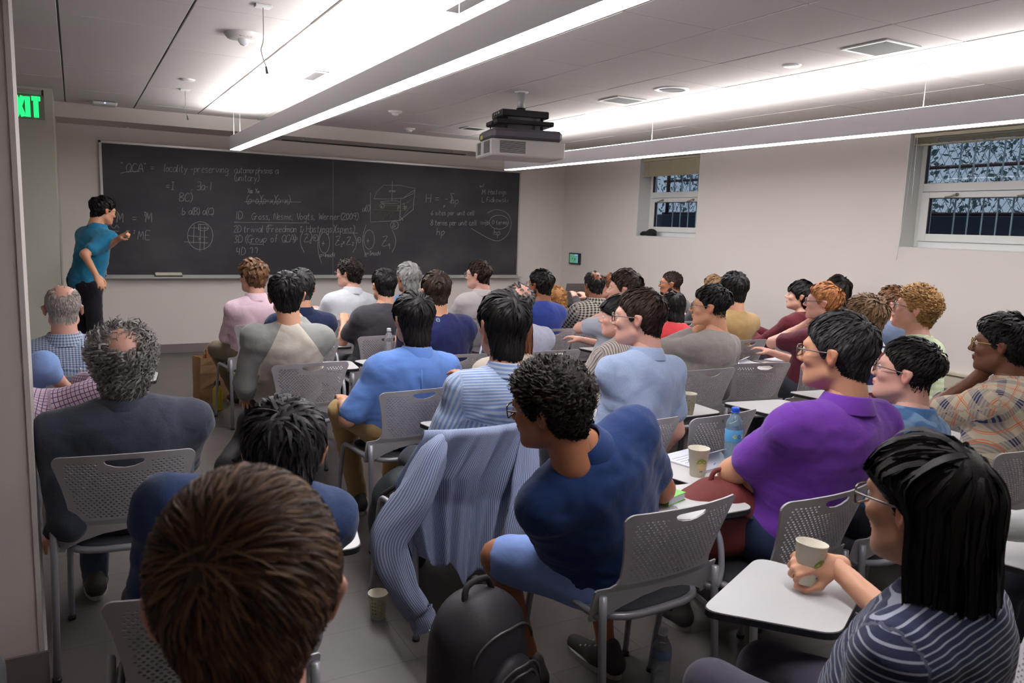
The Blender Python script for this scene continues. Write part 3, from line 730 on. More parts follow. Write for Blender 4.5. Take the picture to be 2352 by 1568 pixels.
write('6 sites per unit cell', 990, 494, 11, 0, .86); write('8 terms per unit cell', 989, 517, 12, 0, .8); stroke([(1103, 510), (1122, 511)]); stroke([(1103, 514), (1122, 514)]); stroke([(1115, 506), (1124, 512), (1115, 518)])
write('hp', 1003, 540, 17, 0, 1.1); write('w/', 1102, 430, 9); write('M. Hastings', 1107, 446, 11, 0, .88); write('L Fidkowski', 1107, 464, 11, 0, .95)
ring(1146, 510, 22, 16); write('0 terms', 1130, 515, 10, 0, .9); stroke([(1120, 489), (1140, 481), (1165, 490), (1174, 512), (1166, 538), (1145, 553), (1118, 545), (1082, 524)]); write('hp', 1134, 540, 15); stroke([(1140, 523), (1141, 525)])
chalk_w = principled('chalk_white', srgb(160, 158, 160), .9); bsdf(chalk_w).inputs['Alpha'].default_value = .8
chalk_y = principled('chalk_yellow', srgb(140, 132, 90), .9); bsdf(chalk_y).inputs['Alpha'].default_value = .6
obj('chalk_writing', chalk_V['w'].mesh('chalk_writing'), chalk_w, cb, kind='stuff'); obj('yellow_chalk_lines', chalk_V['y'].mesh('yellow_chalk_lines'), chalk_y, cb, kind='stuff', label='yellow chalk shading')
# ------------------------------------------------------------------ tablet-arm chairs
shell_m = noise_mat('chair_shell_plastic', srgb(190, 185, 188), srgb(184, 179, 182), 30, .42, bump=.05, bscale=300, spec=.45)
tubem = principled('chair_tube', srgb(160, 160, 166), .35, .35)
seat_m = noise_mat('seat_pad', srgb(36, 36, 42), srgb(44, 44, 50), 80, .85, bump=.3, bscale=500)
lam_m = principled('tablet_laminate', srgb(196, 194, 193), .4)
edge_m = principled('tablet_edge', srgb(24, 24, 26), .5)

def arc(cx, cy, r, a0, a1, n):
    return [(cx + r * math.cos(a0 + (a1 - a0) * i / n), cy + r * math.sin(a0 + (a1 - a0) * i / n)) for i in range(n + 1)]
def dens(P, step):
    out = []
    for i in range(len(P)):
        a = np.array(P[i]); b = np.array(P[(i + 1) % len(P)]); n = max(1, int(np.linalg.norm(b - a) / step))
        for k in range(n): out.append(tuple(a + (b - a) * k / n))
    return out
def shell_mesh():
    R_ = [(0.0, .078), (.08, .066), (.15, .040), (.20, .012), (.205, .0), (.245, .0), (.248, .01), (.248, .105), (.243, .112), (.205, .116)]
    R_ += [(.188, .128), (.181, .15), (.186, .20), (.197, .26), (.212, .32)]
    R_ += arc(.192, .352, .028, math.radians(-10), math.radians(90), 5)
    R_ += [(.10, .386), (0, .388)]
    right = R_; left = [(-x, y) for x, y in reversed(R_[1:-1])]
    outline = dens(right + left, .014)
    holes = []
    # hand slot, D-shaped
    slot = [(-.055, .366), (.055, .366), (.062, .360), (.056, .349), (.03, .338), (0, .334), (-.03, .338), (-.056, .349), (-.062, .360)]
    holes.append(slot)
    j = 0; y = .135
    while y < .352:
        half = np.interp(y, [.13, .15, .20, .26, .32, .35], [.120, .150, .163, .175, .188, .180])
        off = .0085 if j % 2 else 0
        n = int(half / .017) + 1
        for i in range(-n, n + 1):
            x = i * .017 + off
            if abs(x) > half: continue
            if y > .318 and abs(x) < .08: continue
            holes.append([(x + .0052 * math.cos(t), y + .0036 * math.sin(t)) for t in np.linspace(0, 2 * math.pi, 7)[:-1]])
        y += .0098; j += 1
    pts = list(outline); edges = [(i, (i + 1) % len(outline)) for i in range(len(outline))]; faces = [list(range(len(outline)))]
    for h in holes:
        s = len(pts); pts += h; k = len(h)
        edges += [(s + i, s + (i + 1) % k) for i in range(k)]; faces.append(list(range(s, s + k))[::-1])
    for gx in np.arange(-.23, .24, .02):
        for gy in (.03, .05, .075, .10, .122, .375):
            yy = gy
            lim = .2 if gy > .11 else .24
            low = np.interp(abs(gx), [0, .08, .15, .20, .25], [.078, .066, .04, .012, 0])
            if abs(gx) < lim and yy > low + .01 and not (gy > .3 and (abs(gx) < .07 or abs(gx) > .17)) and not (gy > .115 and abs(gx) > .17): pts.append((gx, yy))
    res = delaunay_2d_cdt([Vector(p) for p in pts], edges, [], 1, 1e-5)
    V2 = np.array([(v.x, v.y) for v in res[0]]); T = np.array([list(f) for f in res[2] if len(f) == 3])
    C = V2[T].mean(1)
    keep = np.ones(len(T), bool)
    for h in holes:
        H = np.array(h); c = H.mean(0); r = np.abs(H - c).max(0)
        cand = np.where((np.abs(C - c) < r).all(1))[0]
        for q in cand:
            x, y = C[q]; ins = False
            for a in range(len(H)):
                x1, y1 = H[a]; x2, y2 = H[(a + 1) % len(H)]
                if (y1 > y) != (y2 > y) and x < (x2 - x1) * (y - y1) / (y2 - y1) + x1: ins = not ins
            if ins: keep[q] = False
    T = T[keep]
    used = np.unique(T); remap = -np.ones(len(V2), int); remap[used] = np.arange(len(used)); V2 = V2[used]; T = remap[T]
    def bend(V2, off):
        u, v = V2[:, 0], V2[:, 1]
        up = np.clip((v - .1) / .29, 0, 1)
        y = -.02 - .10 * up ** 1.1 + (.55 + .35 * up) * u * u - .0
        y += np.where(v < .12, (.12 - v) * .25 * 1, 0)
        return np.stack([u, y + off, .435 + v - .012 * up], 1)
    A = bend(V2, 0.0); B_ = bend(V2, -.007)
    n = len(A)
    E = np.concatenate([T[:, [0, 1]], T[:, [1, 2]], T[:, [2, 0]]])
    key = {(a, b) for a, b in E}
    bd = np.array([(a, b) for a, b in key if (b, a) not in key])
    V = np.concatenate([A, B_])
    F = [T[:, ::-1], T + n, None]
    F[2] = np.stack([bd[:, 0], bd[:, 1], bd[:, 1] + n, bd[:, 0] + n], 1)
    me = mesh_np('chair_shell', V, F, False)
    fix_normals(me)
    return me
shell_me = shell_mesh()
# frame of the chair, local origin on the floor below the rear socket line; +y is the way the sitter faces
def mesh_tubes(name, runs, n=8):
    mb = MB()
    for pts, r in runs: mb.add(*tube_vf(pts, r, n))
    return mb.mesh(name, True)
leg_r = [mesh_tubes('leg', [([(s * .232, -.005, .53), (s * .232, -.008, .46), (s * .238, -.045, .012)], .0125)]) for s in (-1, 1)]
leg_f = [mesh_tubes('leg', [(smooth_path([(s * .228, .0, .455), (s * .226, .12, .452), (s * .226, .30, .452), (s * .228, .355, .44), (s * .23, .375, .39), (s * .238, .40, .2), (s * .243, .418, .012)], 4), .0115)]) for s in (-1, 1)]
foot_me = mesh_tubes('glide', [([(0, 0, 0), (0, 0, .014)], .0155)])
th = np.linspace(0, 2 * np.pi, 28, endpoint=False)
def sq(t, a, b, p=.38): return (a * np.sign(np.cos(t)) * abs(np.cos(t)) ** p, b * np.sign(np.sin(t)) * abs(np.sin(t)) ** p)
ring_pts = np.array([(*sq(t, .205, .205, .55), 0) for t in th]) + [0, .195, .442]
ring_me = (lambda mb: (mb.add(*tube_vf(ring_pts, .013, 8, closed=True)), mb.mesh('seat_rim', True))[1])(MB())
def pad_mesh():
    V = []; F = []
    prof = [(.0, .455), (.5, .456), (.85, .462), (.97, .458), (1.0, .448), (.96, .436), (0, .432)]
    m = len(th)
    for r, z in prof:
        V += [((x * r, y * r + .195, z + (.006 if r else 0) * 0)) for x, y in (sq(t, .20, .20, .55) for t in th)]
    for i in range(len(prof) - 1):
        for k in range(m): F.append((i * m + k, i * m + (k + 1) % m, (i + 1) * m + (k + 1) % m, (i + 1) * m + k))
    return fix_normals(mesh_np('seat', V, [np.array(F)], True))
pad_me = pad_mesh()
def slab_mesh(name, poly, z0, z1, inset=0.0):
    P = np.array(poly); n = len(P); c = P.mean(0)
    Q = c + (P - c) * (1 - inset)
    V = np.concatenate([np.c_[Q, np.full(n, z0)], np.c_[Q, np.full(n, z1)], [[*c, z0]], [[*c, z1]]])
    F4 = np.array([(i, (i + 1) % n, n + (i + 1) % n, n + i) for i in range(n)])
    F3 = np.array([(2 * n, (i + 1) % n, i) for i in range(n)] + [(2 * n + 1, n + i, n + (i + 1) % n) for i in range(n)])
    return mesh_np(name, V, [F4, F3], False)
def rpoly(pts, r=.04, n=5):
    out = []
    P = [np.array(p, float) for p in pts]
    for i in range(len(P)):
        a, b, c = P[i - 1], P[i], P[(i + 1) % len(P)]
        u = (a - b) / np.linalg.norm(a - b); v = (c - b) / np.linalg.norm(c - b)
        p, q = b + u * r, b + v * r
        for k in range(n + 1):
            t = k / n; out.append((1 - t) ** 2 * p + 2 * t * (1 - t) * b + t * t * q)
    return out
tab_poly = rpoly([(.10, .31), (.42, .28), (.46, .57), (.05, .63)], .05)
tab_top = slab_mesh('tablet_surface', tab_poly, .676, .683, .012); tab_edge = slab_mesh('tablet_edge', tab_poly, .664, .680)
tab_arm = mesh_tubes('tablet_support', [(smooth_path([(.245, .16, .45), (.275, .17, .50), (.285, .20, .60), (.29, .27, .648), (.28, .40, .655)], 5), .011), ([(.28, .40, .655), (.18, .50, .66)], .011)])
CHAIR = {}
def chair(x, y, yaw, label, tablet=(1, 0, 0)):
    """x, y: centre of the rear legs on the floor"""
    t = thing('tablet_arm_chair', label, 'chair', (x, y, 0), (0, 0, yaw), group='grey tablet-arm chairs')
    obj('backrest', shell_me, shell_m, t)
    obj('seat', pad_me, seat_m, t); obj('seat_rim', ring_me, tubem, t)
    for me, fx in ((leg_r[0], (-.238, -.045)), (leg_r[1], (.238, -.045)), (leg_f[0], (-.243, .418)), (leg_f[1], (.243, .418))):
        l = obj('leg', me, tubem, t); obj('glide', foot_me, edge_m, l, loc=(*fx, 0))
    if tablet:
        sx_, dx, dy = tablet
        tb = obj('tablet', tab_edge, edge_m, t, loc=(dx, dy, 0)); tb.scale = (sx_, 1, 1); obj('tablet_surface', tab_top, lam_m, tb, label='pale laminate writing surface')
        ta = obj('tablet_support', tab_arm, tubem, t, loc=(dx * .4, dy * .6, 0)); ta.scale = (sx_, 1, 1)
    return t
# ------------------------------------------------------------------ head, hands, shoes
HEAD_CORE = [('e', .02, (0, -.014, .036), (.0755, .096, .079)), ('e', .05, (0, .030, -.035), (.060, .064, .082)), ('e', .03, (0, .046, -.080), (.041, .042, .036)),
             ('c', .02, (-.047, .008, -.062), (-.022, .070, -.096), .022, .016), ('c', .02, (.047, .008, -.062), (.022, .070, -.096), .022, .016), ('e', .02, (0, .078, -.100), (.020, .016, .015)),
             ('c', .018, (-.036, .082, .020), (.036, .082, .020), .013, .013)]
HEAD_PR = HEAD_CORE + [('c', .02, (0, -.030, -.05), (0, -.052, -.17), .056, .060),
    ('-e', .014, (-.031, .104, .002), (.019, .016, .013)), ('-e', .014, (.031, .104, .002), (.019, .016, .013)),
    ('e', .014, (-.040, .068, -.026), (.022, .022, .020)), ('e', .014, (.040, .068, -.026), (.022, .022, .020)),
    ('c', .010, (0, .092, .008), (0, .113, -.028), .0085, .0115), ('e', .006, (-.0125, .102, -.033), (.009, .011, .008)), ('e', .006, (.0125, .102, -.033), (.009, .011, .008)),
    ('e', .006, (0, .094, -.056), (.023, .012, .0065)), ('e', .006, (0, .092, -.067), (.020, .012, .0075)), ('-e', .003, (0, .108, -.0615), (.026, .006, .0016))]
for s in (-1, 1):
    HEAD_PR += [('c', .006, (s * .074, .004, .014), (s * .090, -.018, .010), .006, .009), ('c', .006, (s * .090, -.021, .006), (s * .080, -.010, -.030), .0095, .007),
                ('e', .008, (s * .081, -.008, -.008), (.008, .016, .024)), ('-e', .004, (s * .092, -.004, -.005), (.007, .009, .013))]
HV, HF = sdf_mesh(lambda P: field(P, HEAD_PR), (-.10, -.125, -.20), (.10, .135, .13), .0053)
HV2, HF2 = sdf_mesh(lambda P: field(P, HEAD_PR), (-.105, -.125, -.20), (.105, .135, .13), .0088)
def lumin(P):
    t = np.zeros(len(P))
    t = np.maximum(t, np.clip(1.3 - np.linalg.norm((P - [0, .104, -.0615]) / [.026, .02, .012], axis=1), 0, 1))
    for s in (-1, 1):
        t = np.maximum(t, .45 * np.clip(1.2 - np.linalg.norm((P - [s * .083, -.010, -.01]) / [.012, .026, .036], axis=1), 0, 1) * 2)
        t = np.maximum(t, .25 * np.clip(1 - np.linalg.norm((P - [s * .042, .085, -.03]) / .03, axis=1), 0, 1))
    t = np.maximum(t, .3 * np.clip(1 - np.linalg.norm((P - [0, .115, -.03]) / .018, axis=1), 0, 1))
    return np.clip(t, 0, 1)
HT = lumin(HV); HT2 = lumin(HV2)
# radius of the bare skull in every direction
NA, NE = 72, 48
_az = np.linspace(-np.pi, np.pi, NA + 1); _el = np.linspace(-np.pi / 2, np.pi / 2, NE + 1)
_A, _E = np.meshgrid(_az, _el, indexing='ij')
_D = np.stack([np.sin(_A) * np.cos(_E), np.cos(_A) * np.cos(_E), np.sin(_E)], -1)
_rs = np.linspace(.05, .15, 41)
_core = HEAD_CORE + [('c', .02, (0, -.030, -.05), (0, -.052, -.17), .054, .058)]
_f = field(f32(_D[..., None, :] * _rs[:, None]), _core)
_in = _f < 0
_last = np.where(_in.any(-1), _in.shape[-1] - 1 - np.argmax(_in[..., ::-1], -1), 0)
_last = np.minimum(_last, 39)
_f0 = np.take_along_axis(_f, _last[..., None], -1)[..., 0]; _f1 = np.take_along_axis(_f, _last[..., None] + 1, -1)[..., 0]
RAD = _rs[_last] + (_rs[1] - _rs[0]) * np.clip(_f0 / (_f0 - _f1 + 1e-9), 0, 1)
def skull(d):
    a = (np.arctan2(d[:, 0], d[:, 1]) + np.pi) / (2 * np.pi) * NA; e = (np.arcsin(np.clip(d[:, 2], -1, 1)) + np.pi / 2) / np.pi * NE
    i = np.clip(a.astype(int), 0, NA - 1); j = np.clip(e.astype(int), 0, NE - 1); u = a - i; v = e - j
    return (RAD[i, j] * (1 - u) * (1 - v) + RAD[i + 1, j] * u * (1 - v) + RAD[i, j + 1] * (1 - u) * v + RAD[i + 1, j + 1] * u * v)

def hand_prims(kind):
    """right hand: wrist at the origin, fingers along +y, palm facing -z, thumb towards -x"""
    pr = [('c', .02, (0, -.02, 0), (0, .01, 0), .027, .025), ('e', .02, (0, .045, 0), (.037, .045, .0155)), ('e', .014, (-.022, .03, -.008), (.017, .028, .014))]
    pose = {'relaxed': ([.25, .45, .3], 0.35), 'flat': ([.08, .12, .08], .3), 'grip': ([.75, .95, .6], .9), 'point': None, 'fist': ([1.2, 1.4, .9], .8)}
    for i, (x, ln) in enumerate(((-.027, .066), (-.009, .075), (.0095, .070), (.027, .055))):
        bend = ([.05, .05, .05] if i == 0 else [1.15, 1.4, .8]) if kind == 'point' else pose[kind][0]
        p = np.array([x, .082 - abs(i - 1.2) * .004, 0.0]); a = 0.0; r = .0088 - (i == 3) * .0012
        for s_, (fr, b) in enumerate(zip((.45, .3, .25), bend)):
            a += b; q = p + ln * fr * np.array([(i - 1.5) * .06, math.cos(a), -math.sin(a)])
            pr.append(('c', .006 if s_ else .012, tuple(p), tuple(q), r, r * .9)); p = q; r *= .92
    tb = .9 if kind in ('grip', 'fist', 'point') else .35
    p0 = np.array([-.028, .018, -.004]); p1 = p0 + [-.024, .026, -.012 - tb * .012]; p2 = p1 + [-.010 + tb * .012, .026, -.008 - tb * .014]; p3 = p2 + [tb * .014, .018, -.004 - tb * .008]
    pr += [('c', .014, tuple(p0), tuple(p1), .0125, .0115), ('c', .006, tuple(p1), tuple(p2), .011, .0095), ('c', .006, tuple(p2), tuple(p3), .0095, .0078)]
    return pr
HANDS = {}
for kind in ('relaxed', 'flat', 'grip', 'point', 'fist'):
    pr = hand_prims(kind)
    HANDS[kind] = sdf_mesh(lambda P: field(P, pr), (-.085, -.055, -.10), (.06, .17, .035), .0052)
    HANDS[kind + '2'] = sdf_mesh(lambda P: field(P, pr), (-.09, -.055, -.10), (.065, .17, .035), .0085)
SV, SF = sdf_mesh(lambda P: smax(field(P, [('c', .03, (0, -.06, .045), (0, .01, .05), .040, .038), ('c', .05, (0, .03, .038), (.004, .16, .028), .040, .032), ('c', .02, (0, -.055, .06), (0, -.035, .10), .036, .036)]), f32(-P[..., 2] + .004), .006), (-.07, -.13, -.02), (.07, .23, .15), .009)
shoe_me = mesh_np('shoe', SV, SF, True)
mb = MB(); P_ = [(.046 * math.sin(t) * (1 + .0 * t), .05 + .142 * -math.cos(t)) for t in np.linspace(0, 2 * math.pi, 21)[:-1]]
sole_me = slab_mesh('sole', P_, 0.0, .020)
lace_me = mesh_tubes('laces', [([(-.03, .02 + i * .025, .088 - i * .011), (.03, .032 + i * .025, .088 - i * .011)], .003) for i in range(4)], 5)

# ------------------------------------------------------------------ skin, hair, cloth materials
SKIN = {}
def skin_mat(key):
    if key in SKIN: return SKIN[key]
    c = {'light': srgb(216, 168, 148), 'pink': srgb(216, 164, 146), 'tan': srgb(206, 150, 118), 'asian': srgb(214, 160, 130), 'brown': srgb(138, 88, 62), 'dark': srgb(104, 66, 48), 'olive': srgb(170, 112, 82)}[key]
    m = principled('skin_' + key, c, .48, spec=.4)
    b = bsdf(m); b.inputs['Subsurface Weight'].default_value = .12; b.inputs['Subsurface Radius'].default_value = (.9, .35, .2); b.inputs['Subsurface Scale'].default_value = .008
    at = N(m, 'ShaderNodeAttribute', attribute_name='tint'); mx = N(m, 'ShaderNodeMix', data_type='RGBA')
    mx.inputs['A'].default_value = (*c, 1); mx.inputs['B'].default_value = (c[0] * .86, c[1] * .56, c[2] * .52, 1)
    L(m, at.outputs['Fac'], mx.inputs['Factor'])
    tc = N(m, 'ShaderNodeTexCoord'); nz = N(m, 'ShaderNodeTexNoise'); nz.inputs['Scale'].default_value = 18; L(m, tc.outputs['Object'], nz.inputs['Vector'])
    m2 = N(m, 'ShaderNodeMix', data_type='RGBA', blend_type='MULTIPLY'); m2.inputs['Factor'].default_value = .25
    L(m, mx.outputs['Result'], m2.inputs['A']); L(m, nz.outputs['Color'], m2.inputs['B'])
    L(m, mx.outputs['Result'], b.inputs['Base Color'])
    n2 = N(m, 'ShaderNodeTexNoise'); n2.inputs['Scale'].default_value = 300; L(m, tc.outputs['Object'], n2.inputs['Vector'])
    bp = N(m, 'ShaderNodeBump'); bp.inputs['Strength'].default_value = .12; bp.inputs['Distance'].default_value = .001; L(m, n2.outputs['Fac'], bp.inputs['Height']); L(m, bp.outputs['Normal'], b.inputs['Normal'])
    SKIN[key] = m; return m
HAIRM = {}
HC = {'black': (srgb(20, 17, 18), srgb(34, 29, 28)), 'darkbrown': (srgb(38, 28, 24), srgb(62, 44, 34)), 'brown': (srgb(84, 58, 40), srgb(124, 86, 56)), 'nearbrown': (srgb(58, 44, 37), srgb(142, 106, 76)), 'reddish': (srgb(96, 56, 36), srgb(134, 84, 54)), 'red': (srgb(142, 84, 46), srgb(190, 134, 84)),
      'blond': (srgb(140, 100, 56), srgb(198, 156, 100)), 'sandy': (srgb(112, 86, 62), srgb(146, 116, 86)), 'grey': (srgb(104, 98, 96), srgb(160, 156, 152)), 'silver': (srgb(128, 126, 124), srgb(184, 182, 178)), 'saltpepper': (srgb(34, 32, 34), srgb(112, 108, 108)), 'blackgrey': (srgb(24, 22, 24), srgb(74, 72, 74)), 'ginger': (srgb(140, 90, 46), srgb(206, 154, 92)), 'white': (srgb(150, 142, 134), srgb(196, 188, 178)), 'curlydark': (srgb(26, 20, 17), srgb(52, 38, 30))}
def hair_mat(key):
    if key in HAIRM: return HAIRM[key]
    a, b_ = HC[key]
    m = principled('hair_' + key, a, .5, spec=.22)
    b = bsdf(m)
    at = N(m, 'ShaderNodeAttribute', attribute_name='hv'); cr = N(m, 'ShaderNodeMix', data_type='RGBA')
    cr.inputs['A'].default_value = (*a, 1); cr.inputs['B'].default_value = (*b_, 1)
    L(m, at.outputs['Fac'], cr.inputs['Factor']); L(m, cr.outputs['Result'], b.inputs['Base Color'])
    tc = N(m, 'ShaderNodeAttribute', attribute_name='huv'); nz = N(m, 'ShaderNodeTexNoise'); nz.inputs['Scale'].default_value = 1.0; nz.inputs['Detail'].default_value = 3
    L(m, tc.outputs['Vector'], nz.inputs['Vector'])
    bp = N(m, 'ShaderNodeBump'); bp.inputs['Strength'].default_value = .5; bp.inputs['Distance'].default_value = .002
    L(m, nz.outputs['Fac'], bp.inputs['Height']); L(m, bp.outputs['Normal'], b.inputs['Normal'])
    HAIRM[key] = m; return m
CLOTHN = [0]
def cloth_mat(spec):
    """spec: dict(kind, a, b, c, p) colours in sRGB 0-255"""
    CLOTHN[0] += 1
    a = srgb(*spec['a']); b_ = srgb(*spec.get('b', spec['a'])); kind = spec.get('kind', 'plain'); p = spec.get('p', .02)
    m = principled('cloth_%d' % CLOTHN[0], a, .85, spec=.15); bs = bsdf(m); bs.inputs['Sheen Weight'].default_value = .15
    at = N(m, 'ShaderNodeAttribute', attribute_name='cuv'); sp = N(m, 'ShaderNodeSeparateXYZ'); L(m, at.outputs['Vector'], sp.inputs[0])
    U, V_, W_ = sp.outputs
    def math_(op, x, y=None, z=None):
        n = N(m, 'ShaderNodeMath', operation=op)
        for i, q in enumerate((x, y, z)):
            if q is None: continue
            if isinstance(q, (int, float)): n.inputs[i].default_value = q
            else: L(m, q, n.inputs[i])
        return n.outputs[0]
    def stripe(c, per, duty=.5, ph=0.0):
        fr = math_('FRACT', math_('ADD', math_('DIVIDE', c, per), ph + 100.0)); return math_('LESS_THAN', fr, duty)
    def mix(f, x, y):
        n = N(m, 'ShaderNodeMix', data_type='RGBA'); L(m, f, n.inputs['Factor'])
        for k, q in (('A', x), ('B', y)):
            if isinstance(q, tuple): n.inputs[k].default_value = (*q, 1)
            else: L(m, q, n.inputs[k])
        return n.outputs['Result']
    col = None
    if kind == 'h': col = mix(stripe(V_, p, spec.get('d', .5)), a, b_)
    elif kind == 'v': col = mix(stripe(U, p, spec.get('d', .5)), a, b_)
    elif kind == 'yoke':
        f = stripe(U, p, .5); g = stripe(V_, p, .5); y = math_('MULTIPLY', math_('GREATER_THAN', V_, spec['y']), math_('LESS_THAN', W_, .5))
        col = mix(y, mix(f, a, b_), mix(g, a, b_))
    elif kind == 'gingham':
        f = math_('MULTIPLY', math_('ADD', stripe(U, p), stripe(V_, p)), .5); col = mix(f, a, b_)
    elif kind == 'grid':
        f = math_('MAXIMUM', stripe(U, p, spec.get('d', .18)), stripe(V_, p, spec.get('d', .18))); col = mix(f, a, b_)
    elif kind == 'plaid':
        c2 = srgb(*spec['c'])
        U2 = math_('MULTIPLY', math_('ADD', U, V_), .7071); V2 = math_('MULTIPLY', math_('SUBTRACT', U, V_), .7071)
        f1 = math_('MULTIPLY', math_('ADD', stripe(U2, .115, .30), stripe(V2, .115, .30)), .5)
        f1 = math_('MULTIPLY', f1, math_('ADD', math_('MULTIPLY', stripe(U2, .012, .5), .5), .5))
        col = mix(f1, a, b_)
        col = mix(math_('MAXIMUM', stripe(U2, .115, .035, .35), stripe(V2, .115, .035, .35)), col, c2)
        col = mix(math_('MAXIMUM', stripe(U2, .115, .02, .28), stripe(V2, .115, .02, .28)), col, c2)
    elif kind == 'raglan':
        y = math_('GREATER_THAN', W_, .02); z = math_('GREATER_THAN', math_('ADD', math_('ABSOLUTE', U), math_('MULTIPLY', V_, .45)), spec['y'])
        col = mix(math_('MAXIMUM', y, z), a, b_)
    elif kind == 'rugby':
        c2 = srgb(*spec['c']); f = stripe(V_, .21, .34); g = stripe(V_, .21, .30, .5); col = mix(g, mix(f, a, b_), c2)
    elif kind == 'camo':
        nz = N(m, 'ShaderNodeTexNoise'); nz.inputs['Scale'].default_value = 9; nz.inputs['Detail'].default_value = 1; L(m, at.outputs['Vector'], nz.inputs['Vector'])
        g = N(m, 'ShaderNodeValToRGB'); g.color_ramp.elements[0].position = .5; g.color_ramp.elements[1].position = .56; L(m, nz.outputs['Fac'], g.inputs[0])
        col = mix(g.outputs[0], a, b_)
    elif kind == 'heather':
        nz = N(m, 'ShaderNodeTexNoise'); nz.inputs['Scale'].default_value = 160; nz.inputs['Detail'].default_value = 3; L(m, at.outputs['Vector'], nz.inputs['Vector']); col = mix(nz.outputs['Fac'], a, b_)
    if col is not None: L(m, col, bs.inputs['Base Color'])
    w1 = N(m, 'ShaderNodeTexNoise'); w1.inputs['Scale'].default_value = 11; w1.inputs['Detail'].default_value = 3; w1.inputs['Distortion'].default_value = .35; L(m, at.outputs['Vector'], w1.inputs['Vector'])
    w2 = N(m, 'ShaderNodeTexNoise'); w2.inputs['Scale'].default_value = 700; L(m, at.outputs['Vector'], w2.inputs['Vector'])
    h = math_('ADD', w1.outputs['Fac'], math_('MULTIPLY', w2.outputs['Fac'], .03))
    bp = N(m, 'ShaderNodeBump'); bp.inputs['Strength'].default_value = .4; bp.inputs['Distance'].default_value = .018; L(m, h, bp.inputs['Height']); L(m, bp.outputs['Normal'], bs.inputs['Normal'])
    return m

# ------------------------------------------------------------------ hair
HL_A = np.radians([0, 35, 60, 76, 88, 102, 125, 180]); HL_Z = np.array([.066, .060, .036, -.004, .022, -.006, -.048, -.066])
def hairline(az, nape=0.0, front=0.0):
    z = np.interp(np.abs(az), HL_A, HL_Z)
    return z + nape * np.clip((np.abs(az) - 1.6) / .8, 0, 1) + front * np.clip(1 - np.abs(az) / .9, 0, 1)
def tang(v, d): return v - d * (v * d).sum(1, keepdims=True)
def nz_(v): return v / (np.linalg.norm(v, axis=1, keepdims=True) + 1e-9)
STY = {  # thick, length, steps, width, curl, density
    'short':   dict(t=.021, l=.062, s=5, w=.0058, n=2600, lift=.5),
    'smooth':  dict(t=.022, l=.072, s=6, w=.0046, n=2800, lift=.4, jit=.07),
    'tidy':    dict(t=.017, l=.050, s=5, w=.0055, n=2400, lift=.35),
    'crew':    dict(t=.009, l=.020, s=3, w=.0042, n=2800, lift=.9),
    'fade':    dict(t=.022, l=.045, s=4, w=.0050, n=2400, lift=.7, fade=1),
    'bowl':    dict(t=.022, l=.085, s=6, w=.0060, n=2700, lift=.35, nape=-.028, front=-.02, over=.03),
    'messy':   dict(t=.034, l=.060, s=5, w=.0062, n=2200, lift=1.0, jit=.9),
    'curly':   dict(t=.032, l=.050, s=7, w=.0040, n=1500, lift=1.0, curl=.0075, jit=.6),
    'curlytop':dict(t=.036, l=.060, s=8, w=.0044, n=1700, lift=1.0, curl=.0085, jit=.7),
    'halo':    dict(t=.050, l=.065, s=8, w=.0040, n=2100, lift=1.0, curl=.010, jit=.8, bald=1, nape=-.03, over=.04),
    'bald':    dict(t=.006, l=.022, s=3, w=.0030, n=5200, lift=.4, bald=2),
    'baldish': dict(t=.022, l=.040, s=5, w=.005, n=1600, lift=.8, bald=1, jit=.5),
    'grey':    dict(t=.028, l=.070, s=6, w=.0060, n=2000, lift=.8, jit=.6, nape=-.02),
    'bob':     dict(t=.028, l=.20, s=11, w=.0075, n=2600, lift=.3, nape=-.01, front=-.01),
    'long':    dict(t=.026, l=.40, s=13, w=.0080, n=3900, lift=.25, nape=-.01, front=-.004),
    'ponytail':dict(t=.014, l=.060, s=5, w=.006, n=1500, lift=.2),
    'bigcurl': dict(t=.055, l=.16, s=13, w=.0048, n=1700, lift=.9, curl=.012, jit=.5, nape=-.03),
}
